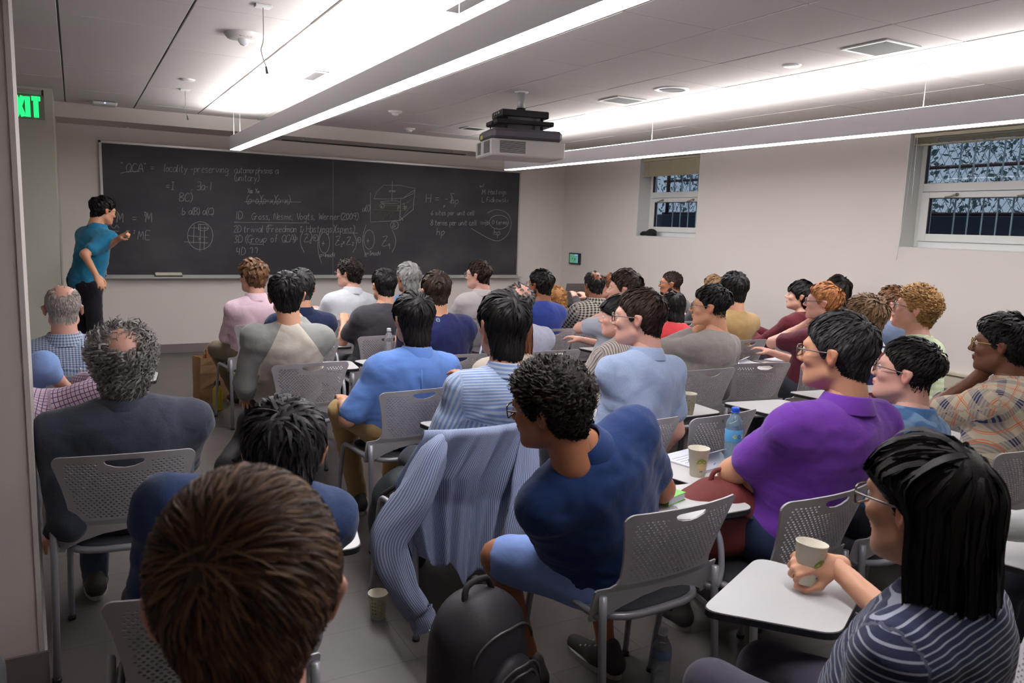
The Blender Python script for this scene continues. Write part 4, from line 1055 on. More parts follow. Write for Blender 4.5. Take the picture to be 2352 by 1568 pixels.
def hair_mesh(style, lod, seed, whorl=(.02, -.62, .78), sweep=0.0):
    st = STY[style]; rg = np.random.default_rng(seed)
    n = int(st['n'] * lod * 1.5); w = st['w'] / math.sqrt(lod) * (.95 if lod < .7 else .82 if lod < 3 else .62)
    W = nrm(whorl)
    d = nz_(rg.normal(size=(n * 2, 3)))
    R = skull(d); P = d * R[:, None]
    az = np.arctan2(d[:, 0], d[:, 1])
    m = P[:, 2] > hairline(az, st.get('nape', 0), st.get('front', 0)) + rg.normal(size=len(d)) * .003
    if st.get('bald'):
        top = ((P[:, 0] / .052) ** 2 + ((P[:, 1] + (.045 if st['bald'] == 1 else -.01)) / (.062 if st['bald'] == 1 else .11)) ** 2 < 1) & (P[:, 2] > (.03 if st['bald'] == 1 else .04))
        m &= ~(top & (rg.random(len(d)) < (.97 if st['bald'] == 2 else .9)))
    d = d[m][:n]; R = R[m][:n]; n = len(d)
    P = d * R[:, None] * .985
    S_ = st['s']; step = st['l'] / S_ * (.75 + .5 * rg.random((n, 1)))
    flow = nz_(tang(-np.tile(W, (n, 1)), d)); jit = st.get('jit', .22)
    nearw = np.clip(1 - np.linalg.norm(d - W, axis=1, keepdims=True) / .45, 0, 1)
    flow = nz_(flow + rg.normal(size=(n, 3)) * (jit * .5 + nearw * .9) + np.array([sweep, 0, 0]) * (d[:, 1:2] > 0)); flow = nz_(tang(flow, d))
    layer = .35 + .65 * rg.random((n, 1))
    fade = np.ones((n, 1))
    if st.get('fade'): fade = np.clip((P[:, 2:3] - .0) / .06, .22, 1)
    t_ = st['t'] * fade * (1 - .35 * np.clip((-.02 - P[:, 2:3]) / .06, 0, 1))
    pts = [P.copy()]; rad = [d.copy()]
    pos = P.copy(); longh = st['l'] > .15
    down = np.array([0, 0, -1.0])
    for k in range(S_):
        f = (k + 1) / S_
        r_ = nz_(pos)
        g = .25 if not longh else .6
        flow = nz_(tang(flow * (1 - .1) + down * g * .3 * (r_[:, 2:3] < .6), r_) + rg.normal(size=(n, 3)) * jit * .15)
        new = pos + flow * step * (fade if st.get('fade') else 1)
        if longh:
            low = (new[:, 2:3] < .01)
            rr = nz_(new); Rs = np.minimum(skull(rr)[:, None], .125)
            surf = rr * (Rs + t_ * layer * min(1, f * 3))
            hang = np.concatenate([pos[:, :2] * (1.0 if st['l'] < .3 else .995), pos[:, 2:3] - step], 1) + rg.normal(size=(n, 3)) * .0018
            new = np.where(low | (pos[:, 2:3] < .01), hang, surf)
            # keep the face free
            facef = (new[:, 1:2] > -.03) & (new[:, 2:3] < .05)
            ty = -.03 + (new[:, 1:2] + .03) * np.clip((new[:, 2:3] - .0) / .05, .06, 1); tx = np.sign(new[:, :1] + 1e-4) * np.maximum(np.abs(new[:, :1]), .078 * np.clip((.05 - new[:, 2:3]) / .03, 0, 1))
            new = np.where(facef, np.concatenate([tx, ty, new[:, 2:3]], 1), new)
        else:
            rr = nz_(new); Rs = skull(rr)[:, None]
            lift = t_ * layer * np.clip(f * (1.1 + st['lift']), 0, 1.0) * (1 if st['lift'] < .8 else .55 + .45 * f)
            az_ = np.arctan2(new[:, 0], new[:, 1]); hz_ = hairline(az_, st.get('nape', 0), st.get('front', 0))[:, None] - st.get('over', .012)
            sd_ = np.clip(1 - np.abs(np.abs(az_[:, None]) - 1.55) / .45, 0, 1); mg = np.clip((new[:, 2:3] - hz_) / (.03 + .035 * sd_), 0, 1)
            new = np.where(mg > 0, rr * (Rs + np.maximum(lift * (.25 + .75 * mg), .0015)), pos + (new - pos) * .12)
        pts.append(new); rad.append(nz_(new)); pos = new
    P = np.stack(pts, 1); Rr = np.stack(rad, 1)
    if st.get('curl'):
        T = np.gradient(P, axis=1); T /= np.linalg.norm(T, axis=2, keepdims=True) + 1e-9
        A = np.cross(T, Rr); A /= np.linalg.norm(A, axis=2, keepdims=True) + 1e-9; B_ = np.cross(T, A)
        ph = rg.random((n, 1)) * 6.28 + np.linspace(0, 1, S_ + 1)[None] * (11 + 5 * rg.random((n, 1))) * (st['l'] / .055) ** .7
        amp = st['curl'] * np.minimum(1, np.linspace(0, 3, S_ + 1))[None] * (.6 + .8 * rg.random((n, 1)))
        P = P + (A * np.cos(ph)[..., None] + B_ * np.sin(ph)[..., None]) * amp[..., None]
    m_ = S_ + 1
    T = np.gradient(P, axis=1); T /= np.linalg.norm(T, axis=2, keepdims=True) + 1e-9
    Rn = P / (np.linalg.norm(P, axis=2, keepdims=True) + 1e-9)
    if longh: Rn = np.concatenate([P[..., :2], P[..., 2:] * 0 + .02], 2); Rn /= np.linalg.norm(Rn, axis=2, keepdims=True) + 1e-9
    side = np.cross(T, Rn); side /= np.linalg.norm(side, axis=2, keepdims=True) + 1e-9
    f = np.linspace(0, 1, m_)
    side = side + Rn * rg.normal(size=(n, 1, 1)) * .45; side /= np.linalg.norm(side, axis=2, keepdims=True) + 1e-9
    wd = w * np.interp(f, [0, .25, .7, 1], [.7, 1, .85, .12])[None, :, None] * (.6 + .8 * rg.random((n, 1, 1)))
    Lf = P - side * wd; Rt = P + side * wd
    V = np.stack([Lf, Rt], 2).reshape(-1, 3)
    base = (np.arange(n)[:, None, None] * m_ + np.arange(S_)[None, :, None]) * 2
    q = np.array([[0, 1, 3, 2]])
    F = (base[..., None] + q[None, None]).reshape(-1, 4)
    hv = np.repeat(np.clip(rg.normal(.38, .26, n), 0, 1), m_ * 2) * np.tile(np.repeat(.75 + .35 * f, 2), n)
    uv = np.zeros((n, m_, 2, 3)); uv[..., 0] = np.array([0, 8])[None, None] + rg.random((n, 1, 1)) * 50; uv[..., 1] = f[None, :, None] * 1.5; uv = uv.reshape(-1, 3)
    # underlying cap
    na, ne = 44, 26
    a = np.linspace(-np.pi, np.pi, na, endpoint=False); e = np.linspace(-1.25, np.pi / 2, ne)
    A_, E_ = np.meshgrid(a, e, indexing='ij'); dd = np.stack([np.sin(A_) * np.cos(E_), np.cos(A_) * np.cos(E_), np.sin(E_)], -1).reshape(-1, 3)
    Rs = skull(dd); z = dd[:, 2] * Rs; hz = hairline(A_.ravel(), st.get('nape', 0), st.get('front', 0))
    mk = np.clip((z - hz) / .014, 0, 1)
    if st.get('bald'):
        px, py = dd[:, 0] * Rs, dd[:, 1] * Rs; cy = .045 if st['bald'] == 1 else -.01; ry = .068 if st['bald'] == 1 else .115
        q_ = np.sqrt((px / .058) ** 2 + ((py + cy) / ry) ** 2); mk *= np.where(z > .02, np.clip((q_ - 1) / .25, 0, 1), 1)
    tc_ = st['t'] * (.2 if not st.get('curl') else .5)
    if st.get('fade'): tc_ = tc_ * np.clip(z / .06, .2, 1)
    if st.get('bald') == 2: tc_ = .0025
    rr_ = Rs - .008 + mk * (tc_ + .008)
    CV = dd * rr_[:, None]
    i, j = np.meshgrid(np.arange(na), np.arange(ne - 1), indexing='ij')
    CF = np.stack([i * ne + j, ((i + 1) % na) * ne + j, ((i + 1) % na) * ne + j + 1, i * ne + j + 1], -1).reshape(-1, 4)
    o = len(V)
    V = np.concatenate([V, CV]); F = np.concatenate([F, CF + o])
    hv = np.concatenate([hv, np.full(len(CV), .08)]); uv = np.concatenate([uv, CV * 300])
    return V, F, hv, uv

# ------------------------------------------------------------------ glasses, eyes
def glasses_vf(round_=False):
    mb = MB(); r = .0018 if round_ else .0023
    for s in (-1, 1):
        p = .8 if round_ else .45
        pts = np.array([(s * .033 + sq(t, .024, 0, p)[0], .106 - abs(sq(t, .024, 0, p)[0] + 0) * .15, -.002 + sq(t, 0, .018 if not round_ else .022, p)[1]) for t in np.linspace(0, 2 * np.pi, 20, endpoint=False)])
        mb.add(*tube_vf(pts, r, 6, closed=True))
        mb.add(*tube_vf([(s * .057, .100, .006), (s * .074, .090, .008), (s * .083, .02, .006), (s * .084, -.012, .006), (s * .080, -.026, -.01)], r, 6))
    mb.add(*tube_vf([(-.009, .106, .002), (0, .110, .005), (.009, .106, .002)], r, 6))
    return mb.mesh('glasses', True)
gl_sq, gl_rd = glasses_vf(), glasses_vf(True)
lens_me = (lambda mb: ([mb.add(*(lambda P: (np.concatenate([P, [P.mean(0)]]), np.array([(i, (i + 1) % len(P), len(P)) for i in range(len(P))])))(np.array([(s * .033 + sq(t, .0235, 0, .45)[0], .1055 - abs(sq(t, .0235, 0, .45)[0]) * .15, -.002 + sq(t, 0, .0175, .45)[1]) for t in np.linspace(0, 2 * np.pi, 20, endpoint=False)]))) for s in (-1, 1)], mb.mesh('lens', True))[1])(MB())
lens_m = glass_mat('lens_glass', (.96, .98, 1), .02, .25)
GM = {'black': principled('glasses_black', srgb(20, 19, 21), .55, spec=.2), 'metal': principled('glasses_metal', srgb(120, 112, 108), .25, .8), 'gold': principled('glasses_gold', srgb(186, 160, 96), .25, .8)}
V_, F_ = lathe_vf([(0, -.012), (.006, -.0104), (.0104, -.006), (.012, 0), (.0104, .006), (.006, .0104), (0, .012)], 12)
eye_me = mesh_np('eye', V_[:, [0, 2, 1]], F_, True)
def eye_material():
    m = principled('eyeball', srgb(225, 218, 212), .15)
    tc = N(m, 'ShaderNodeTexCoord'); sp = N(m, 'ShaderNodeSeparateXYZ'); L(m, tc.outputs['Object'], sp.inputs[0])
    cr = N(m, 'ShaderNodeValToRGB'); mp_ = N(m, 'ShaderNodeMapRange'); mp_.inputs['From Min'].default_value = .008; mp_.inputs['From Max'].default_value = .012
    L(m, sp.outputs[1], mp_.inputs['Value']); L(m, mp_.outputs[0], cr.inputs[0])
    cr.color_ramp.interpolation = 'CONSTANT'; cr.color_ramp.elements[0].color = (*srgb(225, 218, 212), 1); cr.color_ramp.elements[1].position = .62; cr.color_ramp.elements[1].color = (*srgb(50, 32, 22), 1)
    L(m, cr.outputs[0], bsdf(m).inputs['Base Color']); return m
eye_m = eye_material()
brow_mes = []
for s in (-1, 1):
    brow_mb = MB(); brow_mb.add(*tube_vf([(s * .016, .0955, .022), (s * .030, .0945, .027), (s * .046, .083, .022)], [.003, .0035, .0015], 5)); brow_mes.append(brow_mb.mesh('eyebrow', True))
beard_pr = [('c', .02, (-.050, .006, -.055), (-.022, .076, -.098), .0235, .0185), ('c', .02, (.050, .006, -.055), (.022, .076, -.098), .0235, .0185), ('e', .02, (0, .080, -.094), (.024, .019, .021)), ('c', .01, (-.022, .094, -.050), (.022, .094, -.050), .006, .006)]
BV, BF = sdf_mesh(lambda P: field(P, beard_pr), (-.10, -.05, -.14), (.10, .13, -.02), .005)
beard_me = mesh_np('beard', BV, BF, True)

# ------------------------------------------------------------------ figures
def ik(S, T, a, b, pole):
    S, T = np.array(S, float), np.array(T, float); v = T - S; d = np.linalg.norm(v)
    d2 = min(d, (a + b) * .995); n = v / d; T = S + n * d2
    x = (a * a - b * b + d2 * d2) / (2 * d2); h = math.sqrt(max(a * a - x * x, 0))
    p = np.array(pole, float); p = p - n * (p @ n); p = nrm(p)
    return S + n * x + p * h, T
def hand_frame(fore, up_hint, right=True):
    """matrix whose +y runs on from the forearm and whose +z is the back of the hand"""
    y = nrm(fore); z = np.array(up_hint, float); z = nrm(z - y * (z @ y)); x = np.cross(y, z)
    return np.stack([x, y, z], 1)
NPERS = [0]; TRI = [0]
def person(label, head, hip, shirt, hair, skin='asian', face=None, body=0.0, pitch=0.0, roll=0.0, hs=1.0, sleeve='short', pants=(58, 60, 70), arms=('lap', 'lap'), glasses=None, lod=.6, build=1.0, legs=None,
           collar=False, sh=1.0, seed=None, h=None, standing=False, beard=None, sweep=0.0, whorl=(.02, -.62, .78), feet=True, bare_legs=False, shoe=(60, 56, 54), detail_h=None, pantsleg=True, logo=None, hood=False, shirt_name='shirt', hidden_legs=False, lean_sh=0.0, nb=None):
    NPERS[0] += 1; seed = seed or NPERS[0] * 7 + 1
    head = np.array(head, float)                                    # centre of the head
    hip = np.array(hip, float)
    if not standing:
        r_ = rotm(body)[:, 0]; dx_ = (head + (rotm(body) @ np.array(nb, float) if nb else 0) - hip) @ r_; lim_ = .17 if nb else .06; hip = hip + r_ * (dx_ - max(-lim_, min(lim_, dx_)))
    if face is None: face = math.atan2(-(.3 - head[0]), 9.0 - head[1])
    Rh = rotm(face, pitch, roll)
    org = np.array([hip[0], hip[1], 0.0])
    h = h or .013
    bR = rotm(body); right, fwd = bR[:, 0], bR[:, 1]
    Nb = head + (Rh * .45 + bR * .55) @ np.array([0, -.045, -.192]) * hs + fwd * -.005
    if nb: Nb = head + bR @ np.array(nb, float)
    up = nrm(Nb - hip); right = nrm(right - up * (right @ up)); fwd = np.cross(up, right)
    rl = lean_sh; r0 = bR[:, 0]
    Lh = np.linalg.norm(Nb - hip); TB = np.stack([right, fwd, up], 1)
    tp = lambda x, y, z: hip + right * x + fwd * y + up * (z * Lh)
    b = build
    sr = nrm(right * .25 + r0 * .75 + up * rl)
    SL = Nb - sr * .165 * sh * b - up * .05 + fwd * .012; SRt = Nb + sr * .165 * sh * b - up * .05 + fwd * .012
    tor = [('e', .05, tp(0, 0, 0), (.168 * b, .125 * b, .12), TB), ('e', .08, tp(0, .012, .32), (.148 * b, .112 * b, .15), TB), ('e', .08, tp(0, 0, .62), (.160 * b * sh, .112 * b, .17), TB),
           ('e', .07, tp(0, -.012, .86), (.150 * b * sh, .088 * b, .10), TB)]
    trap = [('c', .05, Nb + up * .01, SL, .050, .052 * b), ('c', .05, Nb + up * .01, SRt, .050, .052 * b)]
    neck = [('c', .04, Nb - up * .02, head + Rh @ np.array([0, -.03, -.06]) * hs, .060, .053)]
    cloth_arm = []; skin_arm = []; hands = []; regions = []
    for side, S, pose in ((-1, SL, arms[0]), (1, SRt, arms[1])):
        o = right * side
        hk = 'relaxed'; uph = up; pole = -up * .9 + o * .38 - fwd * .45
        if isinstance(pose, dict):
            T = np.array(pose['t'], float); hk = pose.get('hand', 'relaxed'); uph = np.array(pose.get('up', up)); pole = np.array(pose.get('pole', pole))
        elif pose == 'lap': T = hip + fwd * .34 + right * side * .08 + np.array([0, 0, .12])
        elif pose == 'desk': T = hip + fwd * .36 + right * side * .14 + np.array([0, 0, .20])
        elif pose == 'chin': T = head + Rh @ np.array([side * .02, .085, -.155]) * hs; hk = 'fist'; uph = -fwd + o * .4; pole = -up + o * .7
        elif pose == 'cross': T = hip + fwd * .17 - right * side * .13 + up * (.14 + .05 * side); hk = 'flat'; uph = fwd; pole = -up * .9 + o * .8
        elif pose == 'side': T = S + o * .06 - up * .50 + fwd * .06
        elif pose == 'back': T = S + o * .10 - up * .42 - fwd * .10
        E_, T2 = ik(S, T, .285 * b ** .3, .255, pole)
        r1, r2, r3 = .050 * b, .040 * b, .026
        skin_arm += [('c', .03, S, E_, r1, r2), ('c', .02, E_, T2, r2 * .98, r3)]
        k = .62 if sleeve == 'short' else 1.0
        if sleeve in ('short', 'elbow'):
            k = .68 if sleeve == 'short' else .85
            E2 = S + (E_ - S) * k
            cloth_arm += [('c', .07, S, E2, r1 + .012, r2 + .022)]
        elif sleeve == 'long':
            W_ = E_ + (T2 - E_) * .90
            cloth_arm += [('c', .045, S, E_, r1 + .012, r2 + .014), ('c', .03, E_, W_, r2 + .014, r3 + .016)]
        elif sleeve == 'rolled':
            W_ = E_ + (T2 - E_) * .25
            cloth_arm += [('c', .045, S, E_, r1 + .015, r2 + .017), ('c', .03, E_, W_, r2 + .016, r3 + .024)]
        regions.append((S, E_, T2))
        hm = hand_frame(T2 - E_ if not isinstance(pose, dict) or 'dir' not in pose else np.array(pose['dir'], float), uph)
        hands.append((hk, hm, T2, side))
    # legs
    leg_pr = []; pant_pr = []; ends = []
    for i, side in enumerate((-1, 1)):
        J = hip + right * side * .09 * b - up * .02
        if standing:
            K = J + np.array([0, 0, -.42]) + fwd * .02 + right * side * .01; A = K + np.array([0, 0, -.42]) - fwd * .03
        elif legs and legs[i] is not None: K, A = np.array(legs[i][0], float), np.array(legs[i][1], float)
        else:
            K = hip + right * side * .13 + fwd * .42 + np.array([0, 0, .0]); K[2] = .50; A = K + fwd * .04; A[2] = .10
        leg_pr += [('c', .05, J, K, .082 * b, .055), ('c', .03, K, A, .054, .034)]
        e = A if not bare_legs else J + (K - J) * .86
        if bare_legs: pant_pr += [('c', .06, J, e, .096 * b, .082)]
        else: pant_pr += [('c', .06, J, K, .094 * b, .068), ('c', .03, K, A + (A - K) * .02, .066, .052)]
        ends.append((A, K))
    pts = np.array([hip, Nb] + [q for r in regions for q in r] + [q for e in ends for q in e])
    lo, hi = pts.min(0) - .2, pts.max(0) + .2
    lo[2] = max(lo[2], .02)
    skin_pr = tor + trap + neck + [(p[0], p[1], p[2], p[3], p[4], p[5]) for p in skin_arm] + leg_pr
    V, F = sdf_mesh(lambda P: field(P, skin_pr), lo, hi, h * 1.85 if lod > .6 else h * 1.6)
    fine = lod > .65
    Vs = [V]; Fs = [F]; tint = [np.zeros(len(V))]; o = len(V)
    hvw = (HV if fine else HV2) * hs @ Rh.T + head
    Vs.append(hvw); Fs.append((HF if fine else HF2) + o); tint.append(HT if fine else HT2); o += len(hvw)
    for hk, hm, T2, side in hands:
        hv_, hf_ = HANDS[hk if fine else hk + '2']
        q = hv_.copy()
        if side < 0: q = q * [-1, 1, 1]; hf_ = hf_[:, ::-1]
        Vs.append(q @ hm.T + T2); Fs.append(hf_ + o); tint.append(np.full(len(q), .04)); o += len(q)
    V = np.concatenate(Vs) - org; F = np.concatenate(Fs)
    root = obj('person', mesh_np('person', V, F, True, {'tint': ('FLOAT', np.concatenate(tint))}), skin_mat(skin), None, loc=org)
    tag(root, label, 'person', 'people in the room')
    TRI[0] += len(F) * 2
    # shirt
    off = .016
    cl = [('e', p[1], p[2], tuple(np.array(p[3]) + off), p[4]) for p in tor] + [('c', .05, Nb - up * .005, SL, .056, .068 * b), ('c', .05, Nb - up * .005, SRt, .056, .068 * b)] + cloth_arm
    if collar:
        cl.append(('c', .012, Nb - up * .02, Nb + up * .02, .082, .070))
    else:
        cl.append(('c', .02, Nb - up * .03, Nb + up * .012, .080, .070))
    if hood: cl.append(('e', .03, Nb - fwd * .055 - up * .01, (.095, .05, .06), TB))
    hem = hip - up * .09
    def cf(P):
        d = field(P, cl)
        d = d + .0045 * wav(P, 34, seed) * .8 + .0022 * wav(P, 75, seed + 2)
        return smax(d, f32(-((P - f32(hem)) @ f32(up))), .02)
    V, F = sdf_mesh(cf, lo - .03, hi + .03, h)
    # cloth coordinates
    q = (V - hip) @ TB
    q[:, 2] = q[:, 2]
    wz = np.clip((q[:, 2] / Lh - .72) / .22, 0, 1); wz = wz * wz * (3 - 2 * wz)
    cuv = np.stack([q[:, 0], q[:, 2] * (1 - .0 * wz) + wz * (q[:, 1] + .09) * .9, np.zeros(len(q))], 1)
    dt = field(f32(V), tor + [(p[0], p[1], p[2], p[2] + (p[3] - p[2]) * .82, p[4], p[5] * .8) for p in trap])
    for (S, E_, T2) in regions:
        for a_, b_, off_ in ((S, E_, 0.0), (E_, T2, np.linalg.norm(E_ - S))):
            da = p_cone(f32(V), a_, b_, .045, .035)
            m = (da < dt - .006)
            ax = nrm(b_ - a_); e1 = nrm(np.cross(ax, fwd + up * .2)); s_ = (V - a_) @ ax
            dt = np.where(m, da, dt)
            e2 = np.cross(ax, e1); cuv[m] = np.stack([np.arctan2((V - a_) @ e2, (V - a_) @ e1) * .055, s_ + off_, np.ones(len(V))], 1)[m]
    so = obj(shirt_name, mesh_np(shirt_name, V - org, F, True, {'cuv': ('FLOAT_VECTOR', cuv)}), cloth_mat(shirt), root)
    TRI[0] += len(F) * 2
    if collar:
        nk = nrm(nrm(head + Rh @ np.array([0, -.03, -.06]) * hs - Nb) * .7 + up * .3); c1 = nrm(np.cross(fwd, nk)); c2 = np.cross(nk, c1)
        pr_ = [(.100, -.012), (.097, .004), (.080, .040), (.076, .046), (.071, .042), (.073, .0)]
        cv = []; cc = []
        for r_c, z_c in pr_:
            for a_ in np.linspace(0, 2 * np.pi, 40, endpoint=False):
                gap = max(0, math.cos(a_ - math.pi / 2)) ** 8
                cv.append(Nb + c1 * math.cos(a_) * r_c * .95 + c2 * math.sin(a_) * r_c + nk * (z_c + .030 - .03 * gap * (z_c > .01)) + fwd * .004); cc.append((a_ * .085, .9 + z_c, 0))
        mc = len(pr_); cfc = [(i * 40 + k, i * 40 + (k + 1) % 40, (i + 1) * 40 + (k + 1) % 40, (i + 1) * 40 + k) for i in range(mc - 1) for k in range(40)]
        obj('collar', mesh_np('collar', np.array(cv) - org, np.array(cfc), True, {'cuv': ('FLOAT_VECTOR', np.array(cc))}), so.data.materials[0], root)
    # trousers
    if not hidden_legs:
        pp = [('e', .05, hip - up * .01, (.178 * b, .135 * b, .115), TB)] + pant_pr
        waist = hip + np.array([0, 0, .06 if standing else .13])
        def pf(P):
            d = field(P, pp) + .004 * wav(P, 40, seed + 5)
            return smax(d, P[..., 2] - np.float32(waist[2]), .02)
        V, F = sdf_mesh(pf, lo - .03, hi + .03, h * 1.55)
        obj('shorts' if bare_legs else 'trousers', mesh_np('trousers', V - org, F, True, {'cuv': ('FLOAT_VECTOR', V - hip)}), cloth_mat(dict(a=pants)), root)
        TRI[0] += len(F) * 2
        if feet:
            sm = principled('shoe_leather_%d' % NPERS[0], srgb(*shoe), .6)
            for A, K in ends:
                f2 = fwd.copy(); f2[2] = 0; f2 = nrm(f2); yaw = math.atan2(-f2[0], f2[1])
                s = obj('shoe', shoe_me, sm, root, loc=(A[0] - org[0] + f2[0] * .01, A[1] - org[1] + f2[1] * .01, max(0, A[2] - .10)), rot=(0, 0, yaw))
                obj('sole', sole_me, sole_m, s)
                if lod > .9: obj('laces', lace_me, white_m, s)
    # hair
    if hair:
        sty, hc = hair
        V, F, hv, uv = hair_mesh(sty, lod, seed, whorl, sweep)
        V = V * hs @ Rh.T + head - org
        obj('hair', mesh_np('hair', V, F, True, {'hv': ('FLOAT', hv), 'huv': ('FLOAT_VECTOR', uv)}), hair_mat(hc), root)
        TRI[0] += len(F) * 2
        if lod > .3:
            for bm_ in brow_mes: obj('eyebrow', bm_, hair_mat(hc), root).matrix_basis = Matrix.Translation(Vector(head - org)) @ Matrix(Rh.tolist()).to_4x4() @ Matrix.Scale(hs, 4)
    Mh = Matrix.Translation(Vector(head - org)) @ Matrix(Rh.tolist()).to_4x4() @ Matrix.Scale(hs, 4)
    for s in (-1, 1):
        e = obj('eye', eye_me, eye_m, root); e.matrix_basis = Mh @ Matrix.Translation((s * .031, .0835, .002))
    if glasses:
        g = obj('glasses', gl_rd if glasses == 'gold' else gl_sq, GM[glasses], root); g.matrix_basis = Mh @ Matrix.Translation((0, .002, 0))
        obj('lens', lens_me, lens_m, g)
    if beard: obj('beard', beard_me, hair_mat(beard), root).matrix_basis = Mh
    return root, dict(Nb=Nb, up=up, right=right, fwd=fwd, SL=SL, SR=SRt, hands=hands, head=head, Rh=Rh)
sole_m = principled('shoe_sole', srgb(168, 164, 160), .6)
def head_at(px, ytop, Y, hs=1.0, thick=.02, pitch=0.0):
    """centre of a head whose top shows at (px, ytop) at the depth Y"""
    p = ony(px, ytop, Y)
    return p - np.array([0, 0, (.115 + thick) * hs])
# ------------------------------------------------------------------ the audience, row by row (chairs: centre between the rear legs)
import time
_t0 = time.time()
def rowY(px, py): return onz(px, py, .82)
CH = {}; CAST = {}
TABS = {'ua': (-1, 0, 0), 'purple': (1, -.17, .08), 'navy': (1, .02, -.26), 'charcoal': None, 'blazer': None}
def seat(key, x, y, yaw, label):
    CH[key] = (x, y, yaw); return chair(x, y, yaw, label, TABS.get(key, (1, 0, 0)))
def hipof(key, dx=0.0, dy=0.0):
    x, y, yaw = CH[key]; c, s = math.cos(yaw), math.sin(yaw)
    lx, ly = dx, .175 + dy
    return (x + lx * c - ly * s, y + lx * s + ly * c, .56)
deg = math.radians
# chairs: key, x, y, yaw, label
for k_, x, y, yw, lab in [
    ('boy', .20, .66, 0, 'grey perforated chair under the brown-haired boy nearest the camera'),
    ('woman', 1.61, .80, 33, 'grey chair with a large tablet, holding the woman with the paper cup'),
    ('edge', 2.32, .72, 10, 'grey chair cut by the lower right corner of the picture'),
    ('denim', .24, 1.80, -4, 'grey perforated chair behind the denim-shirted man, left of the boy'),
    ('navy', 1.55, 1.78, 3, 'grey chair with its right corner showing, under the man in navy shirt and shorts'),
    ('purple', 2.06, 1.68, 4, 'grey chair behind the man in the purple polo'),
    ('spiky', 2.62, 1.70, 0, 'grey chair between the purple polo and the long-haired woman'),
    ('plaid', 3.28, 1.72, 0, 'grey chair under the man in the plaid shirt at the right edge'),
    ('blazer', .125, 2.94, -6, 'grey chair with a clear hand slot behind the man in the dark blazer'),
    ('stripe', 1.33, 2.70, 2, 'grey chair draped with a pale blue pinstriped shirt'),
    ('glass', 2.08, 2.66, 0, 'grey chair behind the man in the light blue short-sleeved shirt'),
    ('emptya', 2.52, 2.62, 6, 'empty grey chair with the blue-capped bottle in front of its back'),
    ('emptyc', 3.02, 2.50, 0, 'empty grey chair mostly hidden by the purple shoulder'),
    ('rugby', 3.62, 2.58, 0, 'grey chair behind the wide-striped rugby shirt'),
    ('green', 4.22, 2.58, 0, 'grey chair under the curly blond man in the pale striped tee'),
    ('blue', 1.44, 3.56, 4, 'grey chair under the man in the bright blue shirt and khakis'),
    ('vest', 2.02, 3.52, 0, 'grey chair in front of the striped shirt, under the person in a dark vest'),
    ('beige', 2.70, 3.50, 0, 'grey chair under the person in the beige ribbed top'),
    ('heather', 3.26, 3.52, 0, 'grey chair under the man in the heather grey sweater'),
    ('emptyb', 3.78, 3.58, -10, 'empty grey chair with a paper pad seen through its hand slot'),
    ('redhair', 4.28, 3.52, 0, 'grey chair under the red-haired man in maroon'),
    ('brown', 5.10, 3.60, 0, 'grey chair under the brown-haired man in blue-grey by the wall'),
    ('gingham', -.60, 3.40, 0, 'dark chair behind the partition under the man in pink gingham'),
    ('bluearm', -.72, 4.02, 0, 'dark chair behind the partition under the man with the blue sleeve'),
    ('bald', -.06, 4.42, 0, 'grey chair under the balding man in the blue gingham shirt'),
    ('raglan', 1.13, 4.42, 2, 'grey chair with a clear hand slot behind the cream and grey sweatshirt'),
    ('ua', 2.04, 4.44, 0, 'grey chair under the man in the navy tee with a white emblem'),
    ('greyman', 2.72, 4.40, 0, 'grey chair under the grey-haired man in the pale shirt'),
    ('greyt', 3.34, 4.42, 0, 'grey chair under the man in the pale grey tee with his hand at his mouth'),
    ('red', 3.86, 4.40, 0, 'grey chair under the man in the coral red tee'),
    ('tan', 4.46, 4.40, 0, 'grey chair under the man in the tan tee'),
    ('hoodie', 4.98, 4.38, 0, 'grey chair under the person in the maroon hoodie'),
    ('longblack', 5.62, 4.55, 0, 'grey chair by the wall under the person with straight black hair'),
    ('navyjkt', 1.34, 5.30, 0, 'grey chair under the man in the navy jacket'),
    ('charcoal', 1.92, 5.34, 0, 'grey chair with a water bottle beside it, under the man in the charcoal tee'),
    ('indigo', 3.30, 5.34, 0, 'grey chair under the bearded man in the royal blue shirt'),
    ('check', 3.72, 5.38, 0, 'grey chair under the balding man in the checked shirt'),
    ('hidden', 4.80, 5.50, 0, 'grey chair by the wall under the brown-haired person behind the tan tee'),
    ('pink', 1.22, 6.16, 6, 'grey chair under the man in the pink shirt at the aisle'),
    ('white', 1.96, 6.30, 0, 'grey chair under the curly-haired man in the white shirt'),
    ('greyblue', 2.46, 6.32, 0, 'grey chair under the silver-haired man in blue'),
    ('glasswhite', 2.96, 6.16, 0, 'grey chair under the dark-haired man in the off-white shirt'),
    ('ginger', 3.80, 6.15, 0, 'grey chair under the person with ginger curls'),
    ('reddish', 4.52, 6.25, 0, 'grey chair under the auburn-haired person in round glasses'),
    ('beard', 5.10, 6.25, 0, 'grey chair by the wall under the bearded man in grey')]:
    seat(k_, x, y, deg(yw), lab)

def P(key, label, px, ytop, Y, shirt, hair, hs=1.0, hipd=(0, 0), **kw):
    th_ = STY[hair[0]]['t'] * .8 if hair else .003
    hd = head_at(px, ytop, Y, hs, th_)
    hp = hipof(key, *hipd)
    r = person(label, hd, hp, shirt, hair, hs=hs, **kw)
    CAST[key] = r
    return r
pl = lambda *c: dict(a=c)

